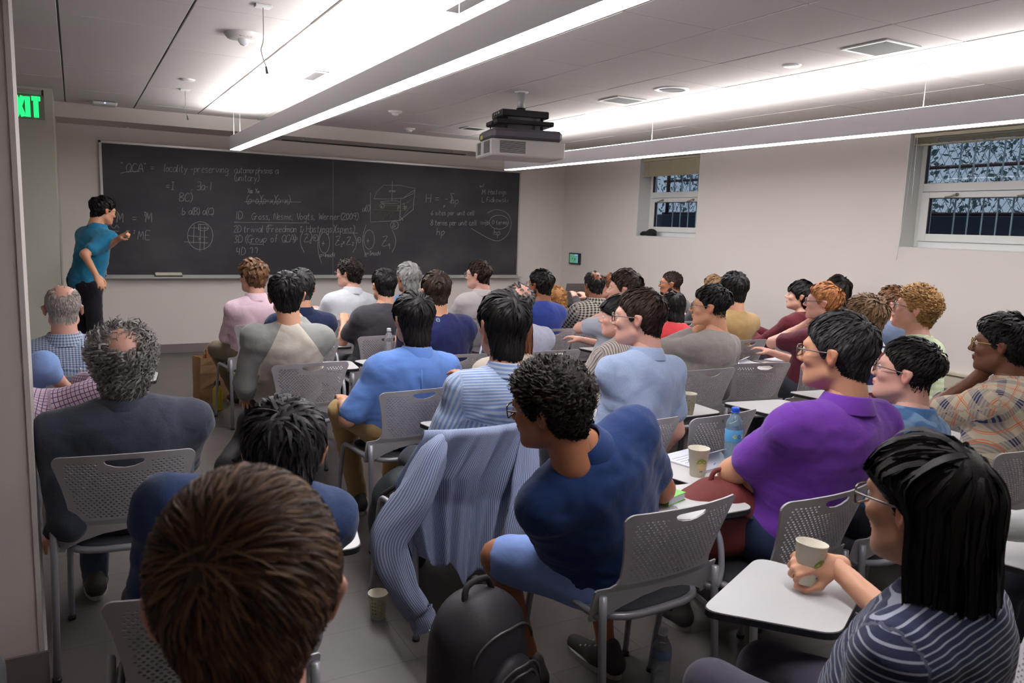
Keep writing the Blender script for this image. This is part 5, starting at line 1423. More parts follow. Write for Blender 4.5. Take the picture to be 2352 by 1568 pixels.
# front (far) rows first
P('pink', 'person in a pale pink shirt with brown wavy hair, at the aisle', 580, 590, 6.3, pl(226, 196, 208), ('messy', 'brown'), 1.05, skin='pink', body=deg(10), sleeve='long', pants=(118, 108, 84), arms=('lap', 'desk'), collar=True, lod=.3, h=.0155, legs=(((1.0, 6.88, .50), (1.16, 6.96, .10)), None), face=deg(25))
P('white', 'person in a white shirt with short dark curls and glasses, under the board seam', 802, 589, 6.5, pl(206, 208, 214), ('curly', 'curlydark'), 1.0, skin='light', glasses='metal', sleeve='long', lod=.35, h=.0155, collar=True, arms=('desk', 'desk'), face=deg(45))
P('greyblue', 'silver-haired person in a denim blue shirt, between charcoal tee and navy tee', 938, 599, 6.45, pl(92, 126, 168), ('grey', 'silver'), 1.08, skin='brown', sleeve='long', lod=.3, h=.017, collar=True, face=deg(10))
P('glasswhite', 'person in an off-white shirt with straight dark hair and glasses, below the board', 1100, 596, 6.25, pl(200, 192, 192), ('tidy', 'darkbrown'), 1.05, skin='light', glasses='metal', sleeve='long', lod=.35, h=.0155, collar=True, sh=.95, face=deg(40))
P('ginger', 'person with long ginger curls, partly behind the bearded man in royal blue', 1271, 655, 6.15, pl(190, 184, 178), ('bigcurl', 'ginger'), .95, skin='light', lod=.3, h=.016, sh=.85, sleeve='long', face=deg(5))
P('reddish', 'auburn-haired person in round glasses behind the hand-at-mouth man', 1404, 627, 6.2, pl(60, 52, 60), ('short', 'reddish'), .98, skin='pink', glasses='gold', lod=.25, h=.016, sh=.9, sleeve='long', face=deg(50))
P('beard', 'person with a trimmed beard and thin glasses, sitting against the window wall', 1543, 622, 6.3, pl(138, 138, 142), ('crew', 'darkbrown'), 1.05, skin='olive', glasses='metal', beard='darkbrown', lod=.3, h=.017, face=deg(50))
P('navyjkt', 'person in a dark navy jacket with black hair, behind the cream sweatshirt', 690, 613, 5.45, pl(26, 36, 66), ('tidy', 'blackgrey'), 1.08, skin='asian', sleeve='long', collar=True, lod=.3, h=.0155, build=1.05, face=deg(-5))
P('charcoal', 'person in a charcoal tee with short black hair, left elbow bare', 882, 614, 5.5, pl(62, 60, 66), ('tidy', 'black'), 1.0, skin='asian', lod=.35, h=.0155, arms=('desk', 'desk'), face=deg(5))
P('indigo', 'person in a royal blue shirt with a black beard and glasses', 1243, 616, 5.5, pl(44, 62, 134), ('short', 'black'), 1.0, skin='brown', glasses='black', beard='black', lod=.35, h=.0155, sleeve='long', face=deg(18))
P('check', 'balding person in a black and white checked shirt beside the open laptop', 1366, 620, 5.5, dict(kind='gingham', a=(196, 190, 176), b=(36, 34, 36), p=.028), ('baldish', 'black'), .95, skin='brown', sleeve='long', lod=.3, h=.0155, collar=True, face=deg(-2))
P('hidden', 'person with brown hair just showing behind the tan tee', 1640, 629, 5.6, pl(70, 70, 74), ('tidy', 'sandy'), 1.0, skin='light', lod=.25, h=.017, face=deg(0))

P('bald', 'balding white-haired person in a blue gingham shirt, at the left below the presenter', 143, 653, 4.5, dict(kind='gingham', a=(196, 206, 220), b=(84, 104, 140), p=.014), ('bald', 'white'), 1.0, skin='pink', sleeve='long', collar=True, lod=.6, h=.012, build=1.08, face=deg(0))
P('bluearm', 'person in a light blue shirt whose arm shows beside the partition', -75, 735, 4.06, pl(130, 160, 212), ('tidy', 'grey'), 1.0, skin='pink', sleeve='rolled', lod=.2, h=.0155, arms=('lap', dict(t=tuple(ony(172, 912, 4.0)), pole=(.1, -.3, .30))), build=1.05, face=deg(0))
P('gingham', 'person in a pink grid-checked shirt holding a pen beside the partition', -20, 730, 3.72, dict(kind='grid', a=(214, 188, 204), b=(92, 72, 112), p=.017), ('tidy', 'grey'), 1.0, skin='pink', sleeve='long', lod=.2, h=.012, arms=('lap', dict(t=tuple(ony(186, 874, 3.80)), pole=(.5, -.6, .1), hand='grip', dir=(.5, .7, .1))), build=1.1, face=deg(-5))
P('raglan', 'person in a cream and grey raglan sweatshirt with straight black hair', 657, 621, 4.42, dict(kind='raglan', a=(208, 198, 184), b=(140, 140, 136), y=.335), ('short', 'black'), 1.06, skin='asian', roll=deg(-4), sleeve='long', lod=.8, h=.011, build=1.1, arms=('side', 'desk'), hipd=(.0, .04), lean_sh=-.10, shirt_name='sweatshirt', pants=(30, 30, 36), face=deg(-8))
P('ua', 'person in a navy tee with a small white emblem, short dark hair', 1002, 619, 4.62, pl(32, 38, 84), ('tidy', 'darkbrown'), 1.05, skin='tan', lod=.5, h=.012, build=1.12, arms=('desk', 'desk'), sleeve='elbow', face=deg(-6))
P('greyman', 'grey-haired person in a pale lavender shirt behind the striped shirt', 1192, 646, 4.5, pl(178, 180, 200), ('baldish', 'saltpepper'), 1.08, skin='pink', lod=.4, h=.013, sleeve='long', build=1.1, face=deg(-5))
P('greyt', 'person in a pale grey tee with a hand at the mouth', 1437, 616, 4.55, pl(168, 172, 184), ('short', 'darkbrown'), 1.1, skin='pink', lod=.5, h=.012, arms=('chin', 'lap'), body=deg(15), face=deg(46))
P('red', 'person in a coral red tee with bowed black hair', 1548, 668, 4.62, pl(206, 66, 70), ('bowl', 'black'), .98, skin='tan', pitch=deg(-10), lod=.4, h=.012, body=deg(0), face=deg(-15))
P('tan', 'person in a tan tee with straight black hair, facing the board', 1688, 622, 4.55, pl(168, 138, 92), ('short', 'black'), 1.12, skin='asian', lod=.5, h=.013, build=1.05, face=deg(-10))
P('hoodie', 'person in a maroon hoodie with black bowl-cut hair, near the wall', 1843, 641, 4.5, pl(88, 28, 38), ('bowl', 'black'), 1.02, skin='light', pitch=deg(6), sleeve='long', lod=.5, h=.012, body=deg(10), hood=True, shirt_name='hoodie', face=deg(38))
P('longblack', 'person with straight black hair, seen behind the red-haired man', 1927, 631, 4.75, pl(60, 54, 60), ('bob', 'black'), 1.0, skin='asian', lod=.35, h=.017, face=deg(-10))

P('blue', 'person in a bright blue short-sleeved shirt and khaki trousers', 950, 666, 3.72, pl(98, 134, 202), ('bowl', 'black'), 1.10, skin='asian', lod=.9, h=.010, build=1.06, collar=True, pants=(172, 144, 96), arms=(dict(t=(1.20, 3.95, .66), pole=(-.5, -.6, -.6)), 'desk'), legs=(((1.20, 3.98, .60), (1.32, 4.08, .10)), None), shoe=(176, 156, 140), sleeve='elbow', face=deg(2))
P('vest', 'person in a dark vest over a cream top, mostly hidden by the striped shirt', 1180, 700, 3.75, pl(178, 166, 152), ('bob', 'reddish'), 1.0, skin='light', lod=.4, h=.013, face=deg(-10))
P('beige', 'person in a beige ribbed top, in front of the light blue shirt', 1424, 676, 3.8, dict(kind='v', a=(176, 166, 160), b=(112, 104, 100), p=.014, d=.4), ('bob', 'black'), 1.0, skin='pink', body=deg(10), lod=.35, h=.012, sleeve='long', arms=('desk', 'desk'), face=deg(48))
P('heather', 'person in a heather grey sweater with glasses, hand at the chin', 1636, 651, 3.68, dict(kind='heather', a=(158, 150, 146), b=(118, 112, 110)), ('fade', 'black'), 1.08, skin='tan', glasses='metal', sleeve='long', lod=.7, h=.011, arms=('chin', 'side'), body=deg(8), build=1.06, shirt_name='sweater', face=deg(41))
P('redhair', 'red-haired person with glasses in maroon, near the window wall', 1896, 646, 3.68, pl(86, 30, 44), ('short', 'red'), 1.08, skin='pink', pitch=deg(3), glasses='black', lod=.6, h=.012, arms=('chin', 'lap'), body=deg(10), face=deg(34))
P('brown', 'person with short brown hair in blue-grey, behind the curly blond man', 2053, 653, 3.75, pl(96, 108, 132), ('messy', 'brown'), 1.0, skin='light', lod=.4, h=.013, face=deg(25))

P('blazer', 'person in a dark blazer with curly grey hair and a bald crown', 277, 728, 3.10, dict(kind='heather', a=(66, 72, 86), b=(42, 46, 58)), ('halo', 'grey'), 1.02, skin='pink', sleeve='long', lod=1.25, h=.010, build=1.22, sh=1.06, collar=True, pants=(58, 68, 88), arms=(dict(t=(-.115, 3.20, .42), pole=(.25, -1, -.3)), 'lap'), hipd=(0, .03), shirt_name='blazer', face=deg(1))
P('stripe', 'person in a blue and white striped dress shirt with straight black hair', 1158, 662, 2.84, dict(kind='yoke', a=(124, 148, 192), b=(180, 190, 206), p=.0165, y=.30), ('bowl', 'black'), 1.14, skin='tan', sleeve='long', lod=1.3, h=.010, build=1.08, collar=True, arms=('side', 'desk'), roll=deg(3), hipd=(.04, .06), face=deg(-2))
P('glass', 'person in a light blue short-sleeved shirt with black glasses, elbow bent', 1472, 658, 2.92, dict(kind='heather', a=(166, 180, 206), b=(134, 150, 184)), ('short', 'darkbrown'), 1.10, skin='pink', glasses='black', lod=1.2, h=.010, build=1.05, collar=True, body=deg(2), arms=(dict(t=tuple(ony(1383, 932, 2.98)), pole=(.35, -1, -.35)), 'side'), hipd=(.0, .05), face=deg(42))
P('rugby', 'person in a white, navy and maroon rugby shirt with sandy hair', 1991, 671, 2.95, dict(kind='rugby', a=(200, 196, 194), b=(40, 42, 84), c=(96, 34, 48)), ('messy', 'sandy'), 1.05, skin='pink', lod=.7, h=.011, sleeve='long', collar=True, face=deg(5))
P('green', 'curly blond person in a green and yellow striped tee with glasses', 2109, 649, 2.85, dict(kind='h', a=(196, 208, 160), b=(206, 220, 196), p=.034), ('curlytop', 'blond'), 1.06, skin='pink', pitch=deg(10), glasses='black', lod=1.0, h=.010, body=deg(10), build=1.05, face=deg(33))

P('denim', 'person in a dark denim shirt with wavy black and grey hair, behind the boy', 652, 904, 1.92, dict(kind='heather', a=(52, 72, 112), b=(34, 48, 82)), ('grey', 'blackgrey'), 1.06, skin='tan', pitch=deg(-8), lod=1.5, h=.010, build=1.14, sleeve='long', arms=(dict(t=(.20, 2.14, .60), pole=(-.4, -.4, -1)), 'lap'), hipd=(.02, .0), lean_sh=-.22, nb=(-.08, -.09, -.09), pants=(44, 40, 38), face=deg(-14))
P('navy', 'curly dark-haired person in a navy shirt and light blue shorts', 1268, 814, 1.90, pl(30, 52, 98), ('curlytop', 'curlydark'), 1.06, skin='olive', pitch=deg(-6), roll=deg(-8), glasses='black', lod=1.6, h=.010, build=1.12, collar=True, body=deg(8), sleeve='short', pants=(138, 166, 228), bare_legs=True, nb=(.13, -.04, -.165), arms=(dict(t=(1.52, 2.16, .66), pole=(-.9, -.6, -.7)), dict(t=(1.66, 2.20, .66))), legs=(((1.18, 2.16, .52), (1.34, 2.20, .10)), ((1.62, 2.26, .50), (1.64, 2.16, .10))), shoe=(70, 62, 62), lean_sh=.42, hipd=(.02, .02), face=deg(36))
P('purple', 'person in a purple polo with black hair and glasses, arms crossed', 1932, 712, 1.78, pl(104, 52, 152), ('short', 'blackgrey'), 1.10, skin='tan', glasses='black', lod=1.5, h=.010, build=1.16, collar=True, body=deg(-4), arms=(dict(t=(2.24, 2.02, .86), pole=(-1, 0, -.6)), dict(t=tuple(ony(1728, 1100, 1.93)), hand='flat', dir=(-.35, -.25, -.8), up=(-.5, -.8, .1), pole=(.6, .2, -1))), pants=(34, 46, 74), hipd=(.0, .04), sweep=-.3, shirt_name='polo_shirt', face=deg(22))
P('spiky', 'person in a blue camouflage-print shirt with spiky black hair and glasses', 2092, 771, 1.86, dict(kind='camo', a=(60, 96, 138), b=(104, 134, 166)), ('fade', 'black'), 1.05, skin='pink', pitch=deg(8), glasses='black', lod=1.3, h=.010, collar=True, body=deg(5), arms=('lap', 'lap'), face=deg(28))
P('plaid', 'person in a beige plaid polo with thick wavy black hair at the right edge', 2312, 713, 2.02, dict(kind='plaid', a=(188, 176, 154), b=(38, 46, 88), c=(206, 110, 70)), ('messy', 'black'), 1.10, skin='dark', glasses='gold', lod=1.1, h=.010, collar=True, body=deg(8), arms=('chin', 'lap'), build=1.08, shirt_name='polo_shirt', face=deg(22))

wh = P('woman', 'long-haired person in a navy pinstriped tee holding a paper cup', 2150, 987, .86, dict(kind='h', a=(44, 50, 76), b=(160, 164, 178), p=.0155, d=.24), ('long', 'black'), 1.06, skin='asian', pitch=deg(-3), glasses='black', lod=1.6, h=.008, sh=.92, body=deg(14), sleeve='short', pants=(72, 66, 80), arms=(dict(t=(1.38, .98, .42), pole=(-.4, -.8, -.2)), dict(t=(1.70, 1.285, .755), hand='grip', up=(-.2, -.6, .8), pole=(.3, -.2, -.8), dir=(-.85, .30, .12))), legs=(((1.24, 1.22, .56), (1.20, 1.3, .10)), ((1.5, 1.30, .50), (1.45, 1.35, .10))), shirt_name='striped_tee', face=deg(1))
P('edge', 'person cut by the right picture edge, only a white sleeve and hand showing', 2640, 900, 1.15, pl(206, 204, 204), ('short', 'black'), 1.0, skin='brown', lod=.3, h=.012, sleeve='long', body=deg(10), arms=(dict(t=(2.02, 1.32, .80), pole=(-.3, -.6, -.7)), 'lap'))
P('boy', 'brown-haired boy seen from behind, nearest the camera', 560, 1074, .80, pl(34, 30, 30), ('smooth', 'nearbrown'), 1.02, skin='pink', lod=4.2, h=.010, sleeve='long', sh=.82, hipd=(.02, .0), pants=(40, 34, 30), whorl=(-.30, -.72, .62), face=deg(-11))

# presenter
pp = ray(235, 448); hd = CAMC + pp * 7.42 - np.array([0, 0, .135 * 1.06])
D = 7.42
hipp = CAMC + ray(196, 648) * 7.45
hipp = np.array([hipp[0], hipp[1], .95])
handR = CAMC + ray(276, 545) * 7.30
handL = CAMC + ray(222, 634) * 7.12
pr_, pi_ = person('presenter in a teal polo and dark trousers pointing at the chalkboard', hd, hipp, dict(a=(34, 112, 146)), ('short', 'black'), skin='tan', face=deg(-62), pitch=deg(-12), body=deg(-52), hs=1.06, sleeve='short', pants=(30, 27, 36),
       arms=(dict(t=tuple(handR), hand='point', up=(0, -.3, 1), pole=(0, -.2, -1)), dict(t=tuple(handL), hand='relaxed', up=(.3, -.8, 0.2), pole=(-1, -.2, -.2))), glasses='gold', standing=True, lod=.5, h=.011, collar=True, build=.98, shirt_name='polo_shirt')
print('people', NPERS[0], 'tris', TRI[0], 'time', time.time() - _t0)
# ------------------------------------------------------------------ bottles, cups, papers, bags
TZ = .6835
water_m = glass_mat('water_bottle_plastic', (.92, .95, .98), .08, .45, .16)
cap_m = principled('bottle_cap_white', srgb(226, 228, 232), .4)
bluecap = principled('cap_blue', srgb(44, 96, 220), .35)
def blend(m): return m
def bottle(x, y, z, lab, cap=cap_m, label_c=None, h=.205, r=.031, body=water_m, ribs=True, lz=(.10, .14), badge=None):
    t = thing('water_bottle', lab, 'bottle', (x, y, z), group='drink bottles')
    prof = [(0, .004), (r * .8, 0), (r, .008)]
    zz = .012
    while zz < h * .66:
        prof += [(r, zz), (r * (.955 if ribs else .99), zz + .004)]; zz += .012
    prof += [(r, h * .67), (r * .9, h * .74), (r * .55, h * .84), (r * .38, h * .88), (r * .38, h * .93)]
    lathe_obj('body', prof, body, t, 24)
    lathe_obj('cap', [(0, h), (r * .42, h - .001), (r * .46, h - .004), (r * .46, h * .92), (r * .3, h * .92)], cap, t, 20)
    lathe_obj('neck_ring', [(r * .40, h * .905), (r * .52, h * .908), (r * .52, h * .918), (r * .40, h * .92)], cap, t, 20)
    if label_c:
        lathe_obj('label_band', [(r + .0006, lz[0]), (r + .0012, lz[0] + .001), (r + .0012, lz[1]), (r + .0006, lz[1] + .001)], principled('label_' + str(NPROP[0]), srgb(*label_c), .5), t, 24)
        if badge:
            for k, c in enumerate(badge):
                a = -2.2 + k * .5; P_ = [(math.cos(a + q * .3) * (r + .0022), math.sin(a + q * .3) * (r + .0022), (lz[0] + lz[1]) / 2 + w * .010) for q, w in ((-1, 0), (0, 1), (1, 0), (0, -1))]
                obj('label_mark', mesh_np('label_mark', P_, [np.array([(0, 1, 2, 3)])], False), principled('badge_%d_%d' % (NPROP[0], k), srgb(*c), .5), t)
    NPROP[0] += 1
    return t
NPROP = [0]
bottle(1.83, 5.00, TZ, 'clear water bottle with white cap in front of the charcoal tee', h=.21)
bottle(3.00, 4.10, TZ, 'clear water bottle with green and white label in front of the pale grey tee', label_c=(200, 212, 204), badge=[(70, 120, 90), (70, 120, 90), (180, 50, 50)], h=.19)
bottle(2.42, 3.25, TZ, 'clear ribbed water bottle just left of the light blue shirt', h=.20)
bottle(2.31, 2.27, TZ, 'blue-tinted water bottle with bright blue cap beside the purple polo', cap=bluecap, body=glass_mat('blue_bottle', (.62, .84, .97), .05, .4, .22), label_c=(86, 156, 204), lz=(.085, .135), badge=[(190, 200, 90), (60, 110, 190), (230, 235, 240)], h=.225, r=.034)
bottle(1.75, 1.98, 0, 'clear ribbed water bottle standing on the floor behind the shorts', h=.225, r=.034, label_c=(110, 132, 160), lz=(.12, .15))
bottle(-.285, 2.80, 0, 'bottle with an orange label on the floor at the partition', label_c=(196, 104, 46), lz=(.02, .09), badge=[(220, 150, 60), (170, 60, 40)], h=.235, r=.036)
bottle(1.10, 1.86, 0, 'white-capped bottle standing right of the black backpack', h=.235, r=.033)
t = bottle(4.02, 5.98, TZ, 'cream shaker bottle with a blue cap by the hand-at-mouth man', cap=bluecap, body=principled('shaker_cream', srgb(206, 202, 160), .5), h=.19, r=.042, ribs=False)
fl = thing('metal_flask', 'yellow metal flask with black cap on the floor beside the paper bag', 'flask', (.985, 6.78, 0))
lathe_obj('body', [(0, 0), (.036, 0), (.039, .006), (.039, .175), (.034, .19), (.022, .20), (.022, .215)], principled('flask_yellow', srgb(196, 172, 16), .35), fl, 28)
lathe_obj('cap', [(.022, .212), (.024, .214), (.024, .240), (.018, .25), (0, .25)], black_m, fl, 20)
# paper cups
paper_m = noise_mat('paper_cup', srgb(218, 212, 194), srgb(210, 203, 184), 30, .6)
gr_m = principled('cup_print_green', srgb(126, 146, 60), .6); tn_m = principled('cup_print_tan', srgb(206, 176, 104), .6); dkg = principled('cup_print_dark', srgb(96, 104, 60), .6)
def cup(x, y, z, lab, face=-1.9, tilt=(0, 0), speck=False, h=.105):
    t = thing('paper_cup', lab, 'cup', (x, y, z), (tilt[0], tilt[1], 0), group='paper coffee cups')
    lathe_obj('cup_wall', [(0, .006), (.027, .006), (.0265, 0), (.028, 0), (.040, h), (.0415, h + .001), (.0412, h + .004), (.0395, h + .003), (.0265, .008), (0, .008)], paper_m, t, 32)
    rr = lambda zz: .028 + .012 * zz / h + .0007
    def dot(a, zz, ra, mat, name, lo=-1, hi=1, k=12):
        P_ = [(0.0, 0.0)] + [(math.cos(q) * ra, math.sin(q) * ra) for q in np.linspace(0, 2 * math.pi, k, endpoint=False)]
        P_ = [(u, min(max(v, lo * ra), hi * ra)) for u, v in P_]
        V = [(math.cos(a + u / rr(zz)) * rr(zz + v), math.sin(a + u / rr(zz)) * rr(zz + v), zz + v) for u, v in P_]
        obj(name, mesh_np(name, V, [np.array([(0, i + 1, (i + 1) % k + 1) for i in range(k)])], False), mat, t)
    if speck:
        for i in range(26): dot(face - 1.2 + (i % 6) * .45 + .1 * (i % 2), .03 + (i // 6) * .016, .0045, gr_m if i % 3 else tn_m, 'printed_leaf', k=5)
    else:
        dot(face, .052, .021, tn_m, 'print_disc'); 
        global rr_off
        V = []; a = face
        P_ = [(math.cos(q) * .0215, math.sin(q) * .0215) for q in np.linspace(.15, math.pi - .1, 9)] + [(-.012, .001), (.0, .006), (.012, .001)]
        r2 = lambda zz: rr(zz) + .0006
        V = [(math.cos(a + u / r2(.052)) * r2(.052 + v), math.sin(a + u / r2(.052)) * r2(.052 + v), .052 + v) for u, v in [(0, .011)] + P_]
        obj('print_cap', mesh_np('print_cap', V, [np.array([(0, i + 1, (i + 1) % len(P_) + 1) for i in range(len(P_))])], False), gr_m, t)
        for q in range(3): dot(face + (q - 1) * .12, .024, .003, dkg, 'print_text', k=4)
    return t
cup(2.045, 2.18, TZ, 'paper cup with a round green and tan emblem beside the open notebook')
cup(2.70, 2.98, TZ, 'paper cup half hidden behind the light blue shirt', speck=True)
cup(1.02, 2.88, 0, 'leaf-printed paper cup standing on the aisle floor', speck=True)
cup(1.635, 1.315, TZ + .022, "paper cup with green emblem held by the long-haired woman", face=-1.5, tilt=(0, .12))
# papers and books
pap = noise_mat('white_paper', srgb(226, 228, 236), srgb(218, 220, 230), 20, .7)
def pad(x, y, z, yaw, lab, w=.2, d=.26, curl=.03, name='notebook', mat=pap, pages=True):
    t = thing(name, lab, name if name != 'notebook' else 'notebook', (x, y, z), (0, 0, yaw))
    mb = MB(); mb.add(*box_vf(-w / 2, w / 2, -d / 2, d / 2, 0, .006, .001)); obj('page_block', fix_normals(mb.mesh('page_block')), mat, t)
    n = 9; V = []
    for i in range(n + 1):
        f = i / n; a = f * 2.6
        yy = -d / 2 + .02 + (.03 + curl) * math.sin(a) * 1.2 + f * .02; zz = .007 + curl * (1 - math.cos(a)) * .7
        V += [(-w / 2, yy - .02, zz), (w / 2, yy - .02, zz)]
    V = np.array(V); F = np.array([(2 * i, 2 * i + 1, 2 * i + 3, 2 * i + 2) for i in range(n)])
    V2 = np.concatenate([V, V + [0, 0, .0012]]); m = len(V)
    F2 = np.concatenate([F, F + m, np.array([(2 * i, 2 * i + 2, 2 * i + 2 + m, 2 * i + m) for i in range(n)]), np.array([(2 * i + 1, 2 * i + 3, 2 * i + 3 + m, 2 * i + 1 + m) for i in range(n)])])
    obj('turned_page', mesh_np('turned_page', V2, [F2], True), mat, t)
    return t
ink = principled('ink_blue', srgb(70, 84, 130), .7)
def scribble(t, w, d, z, n=7):
    mb = MB(); rg = np.random.default_rng(int(w * 1e4))
    for i in range(n):
        yy = -d * .3 + i * d * .09; x0 = -w * .4; x1 = w * (.1 + .3 * rg.random())
        mb.add(*box_vf(x0, x1, yy, yy + .002, z, z + .0004))
    o = obj('handwriting', mb.mesh('handwriting'), ink, t); o['kind'] = 'stuff'
t = pad(2.18, 2.33, TZ, .2, 'open notebook with a curled page behind the paper cup', .22, .24); scribble(t, .22, .24, .0062)
pen = thing('ballpoint_pen', 'blue pen lying on the open notebook', 'pen', (2.23, 2.27, TZ + .007), (0, math.pi / 2, .6)); tube_obj('barrel', [(0, 0, -.06), (0, 0, .06)], .0042, bluecap, pen, 8); tube_obj('tip', [(0, 0, .06), (0, 0, .07)], [.004, .001], alu_m, pen, 8)
t = pad(3.02, 2.20, TZ, -.2, 'open white notebook in front of the plaid polo', .2, .26, .035)
t = pad(4.12, 4.08, TZ, .5, 'white paper pad with a folded page on the empty chair tablet', .2, .26); 
t = pad(4.58, 4.02, TZ, .2, 'open notebook with a pen by the red-haired man', .22, .26, .012); scribble(t, .22, .26, .0062)
pen2 = thing('ballpoint_pen', 'black pen on the notebook by the red-haired man', 'pen', (4.62, 3.98, TZ + .0115), (0, math.pi / 2, .9)); tube_obj('barrel', [(0, 0, -.06), (0, 0, .06)], .0042, black_m, pen2, 8)
t = pad(1.46, 3.17, TZ, .7, 'crumpled white papers at the elbow of the striped shirt', .12, .16, .04, 'paper_sheet')
env = box_obj('envelope', 1.41, 1.47, 3.02, 3.16, TZ, TZ + .004, principled('manila', srgb(206, 150, 96), .7)); tag(env, 'orange envelope under the crumpled papers', 'envelope')
bk = thing('green_book', 'book with a green cover on the tablet behind the navy shirt', 'book', (1.745, 2.04, TZ), (0, 0, .3))
mb = MB(); mb.add(*box_vf(-.05, .05, -.07, .07, .002, .024, .001)); obj('page_block', fix_normals(mb.mesh('page_block')), pap, bk)
mb = MB(); mb.add(*box_vf(-.052, .054, -.072, .072, .024, .027, .001)); mb.add(*box_vf(-.052, .054, -.072, .072, 0, .002, .0005)); mb.add(*box_vf(-.054, -.05, -.072, .072, 0, .027, .001)); obj('cover', fix_normals(mb.mesh('cover')), principled('book_green', srgb(120, 190, 90), .5), bk)
td = thing('tablet_computer', 'dark tablet computer lying flat in front of the checked shirt', 'tablet', (3.92, 5.80, TZ), (0, 0, .1))
mb = MB(); mb.add(*box_vf(-.12, .12, -.085, .085, 0, .008, .003)); obj('case', fix_normals(mb.mesh('case')), black_m, td)
mb = MB(); mb.add(*box_vf(-.108, .108, -.073, .073, .008, .0086)); obj('glass_face', mb.mesh('glass_face'), principled('dark_glass', srgb(40, 44, 50), .1), td)
# laptops
def laptop(x, y, z, yaw, lab, lidm, screen=None, ang=1.9, w=.33, d=.23):
    t = thing('laptop', lab, 'laptop', (x, y, z), (0, 0, yaw))
    mb = MB(); mb.add(*box_vf(-w / 2, w / 2, -d / 2, d / 2, 0, .014, .003)); obj('base', fix_normals(mb.mesh('base')), lidm, t)
    mb = MB(); mb.add(*box_vf(-w * .42, w * .42, -.02, d * .4, .014, .0155)); obj('keyboard', mb.mesh('keyboard'), black_m, t)
    mb = MB(); mb.add(*box_vf(-w / 2, w / 2, -.003, .003, 0, d, .002)); lid = obj('lid', fix_normals(mb.mesh('lid')), lidm, t, loc=(0, d / 2, .014), rot=(-(ang - math.pi / 2), 0, 0))
    mb = MB(); mb.add(*box_vf(-w * .46, w * .46, -.0045, -.003, .012, d - .012)); obj('display', mb.mesh('display'), screen or black_m, lid)
    if screen is None: lathe_obj('lid_badge', [(0, .0), (.012, .0), (.012, .001), (0, .001)], alu_m, lid, 16).matrix_basis = Matrix.Translation((0, .0035, d / 2)) @ Matrix.Rotation(-math.pi / 2, 4, 'X')
    return t
lidg = principled('laptop_grey', srgb(120, 114, 112), .4, .3)
q = onz(1316, 692, .75)
tb = thing('side_table', 'small dark table holding the open grey laptop in the far corner', 'table', (q[0], q[1], 0))
mb = MB(); mb.add(*box_vf(-.38, .32, -.25, .25, .70, .735, .004)); obj('tabletop', fix_normals(mb.mesh('tabletop')), black_m, tb)
for sx_ in (-.34, .28):
    for sy_ in (-.21, .21): tube_obj('leg', [(sx_, sy_, 0), (sx_, sy_, .70)], .014, dark_m, tb, 8)
laptop(q[0], q[1], .735, math.radians(170), 'open grey laptop on the side table by the window wall corner', lidg, ang=1.95, w=.36, d=.25)
laptop(4.86, 4.92, TZ, math.radians(-35), 'open laptop with a glowing blue screen right of the tan tee', lidg, screen=emit_mat('laptop_screen', (.35, .55, .95), .9), w=.28, d=.2)

# ---- bags built as soft solids
def soft(name, prims, h, mat, parent, wr=.004, f=40, seed=1, lo=None, hi=None, cut=None):
    def fn(P):
        d = field(P, prims) + np.float32(wr) * wav(P, f, seed)
        return smax(d, -P[..., 2] if cut is None else cut(P), .008)
    V, F = sdf_mesh(fn, lo, hi, h)
    return obj(name, mesh_np(name, V, F, True), mat, parent)
bag_m = noise_mat('black_nylon', srgb(30, 29, 33), srgb(46, 43, 48), 60, .6, bump=.3, bscale=220, dist=.0015)
strap_m = noise_mat('strap_webbing', srgb(46, 42, 46), srgb(32, 30, 33), 200, .8, bump=.3)
bp = thing('backpack', 'black backpack standing on the aisle floor beside the bare knee', 'backpack', (1.02, 1.95, 0), (0, 0, .35))
soft('main_compartment', [('c', .05, (0, 0, .12), (0, .02, .40), .155, .125), ('c', .05, (-.05, 0, .12), (-.04, .02, .38), .13, .11), ('c', .05, (.05, 0, .12), (.04, .02, .38), .13, .11)], .011, bag_m, bp, .004, 30, 2, (-.24, -.22, -.02), (.24, .24, .60))
soft('front_pocket', [('e', .03, (0, -.12, .22), (.115, .055, .15)), ('e', .03, (0, -.14, .15), (.10, .045, .09))], .009, bag_m, bp, .003, 45, 4, (-.16, -.24, -.02), (.16, .02, .42))
for (zc, rx, rz, yy) in ((.26, .105, .10, -.170), (.22, .09, .12, -.176), (.36, .13, .09, -.115)):
    pts = [(rx * math.cos(a), yy + .03 * abs(math.cos(a)), zc + rz * math.sin(a)) for a in np.linspace(.1, math.pi - .1, 16)]
    tube_obj('zipper', pts, .004, principled('zip_%d' % int(zc * 100), srgb(88, 84, 86), .4, .4), bp, 6)
tube_obj('top_handle', smooth_path([(-.06, .02, .50), (-.04, .03, .545), (.04, .03, .545), (.06, .02, .50)], 5), .010, strap_m, bp, 8)
tube_obj('shoulder_strap', smooth_path([(.07, .10, .49), (.12, .14, .47), (.16, .12, .36), (.155, .12, .2), (.13, .12, .06)], 6), .016, strap_m, bp, 8)
mb = MB(); mb.add(*box_vf(-.022, .022, -.181, -.178, .27, .283)); obj('logo_patch', mb.mesh('logo_patch'), alu_m, bp)
for (zx, zz) in ((-.10, .30), (-.095, .24), (.03, .49), (.10, .16)): tube_obj('zip_pull', [(zx, -.165 if zz < .4 else -.05, zz), (zx, -.172 if zz < .4 else -.06, zz - .03)], .004, alu_m, bp, 6)
tube_obj('red_cord', [(.02, -.188, .18), (.0, -.19, .06)], .003, principled('cord_red', srgb(190, 50, 40), .5), bp, 5)
redm = noise_mat('maroon_canvas', srgb(112, 40, 38), srgb(92, 30, 30), 120, .75, bump=.4, bscale=400)
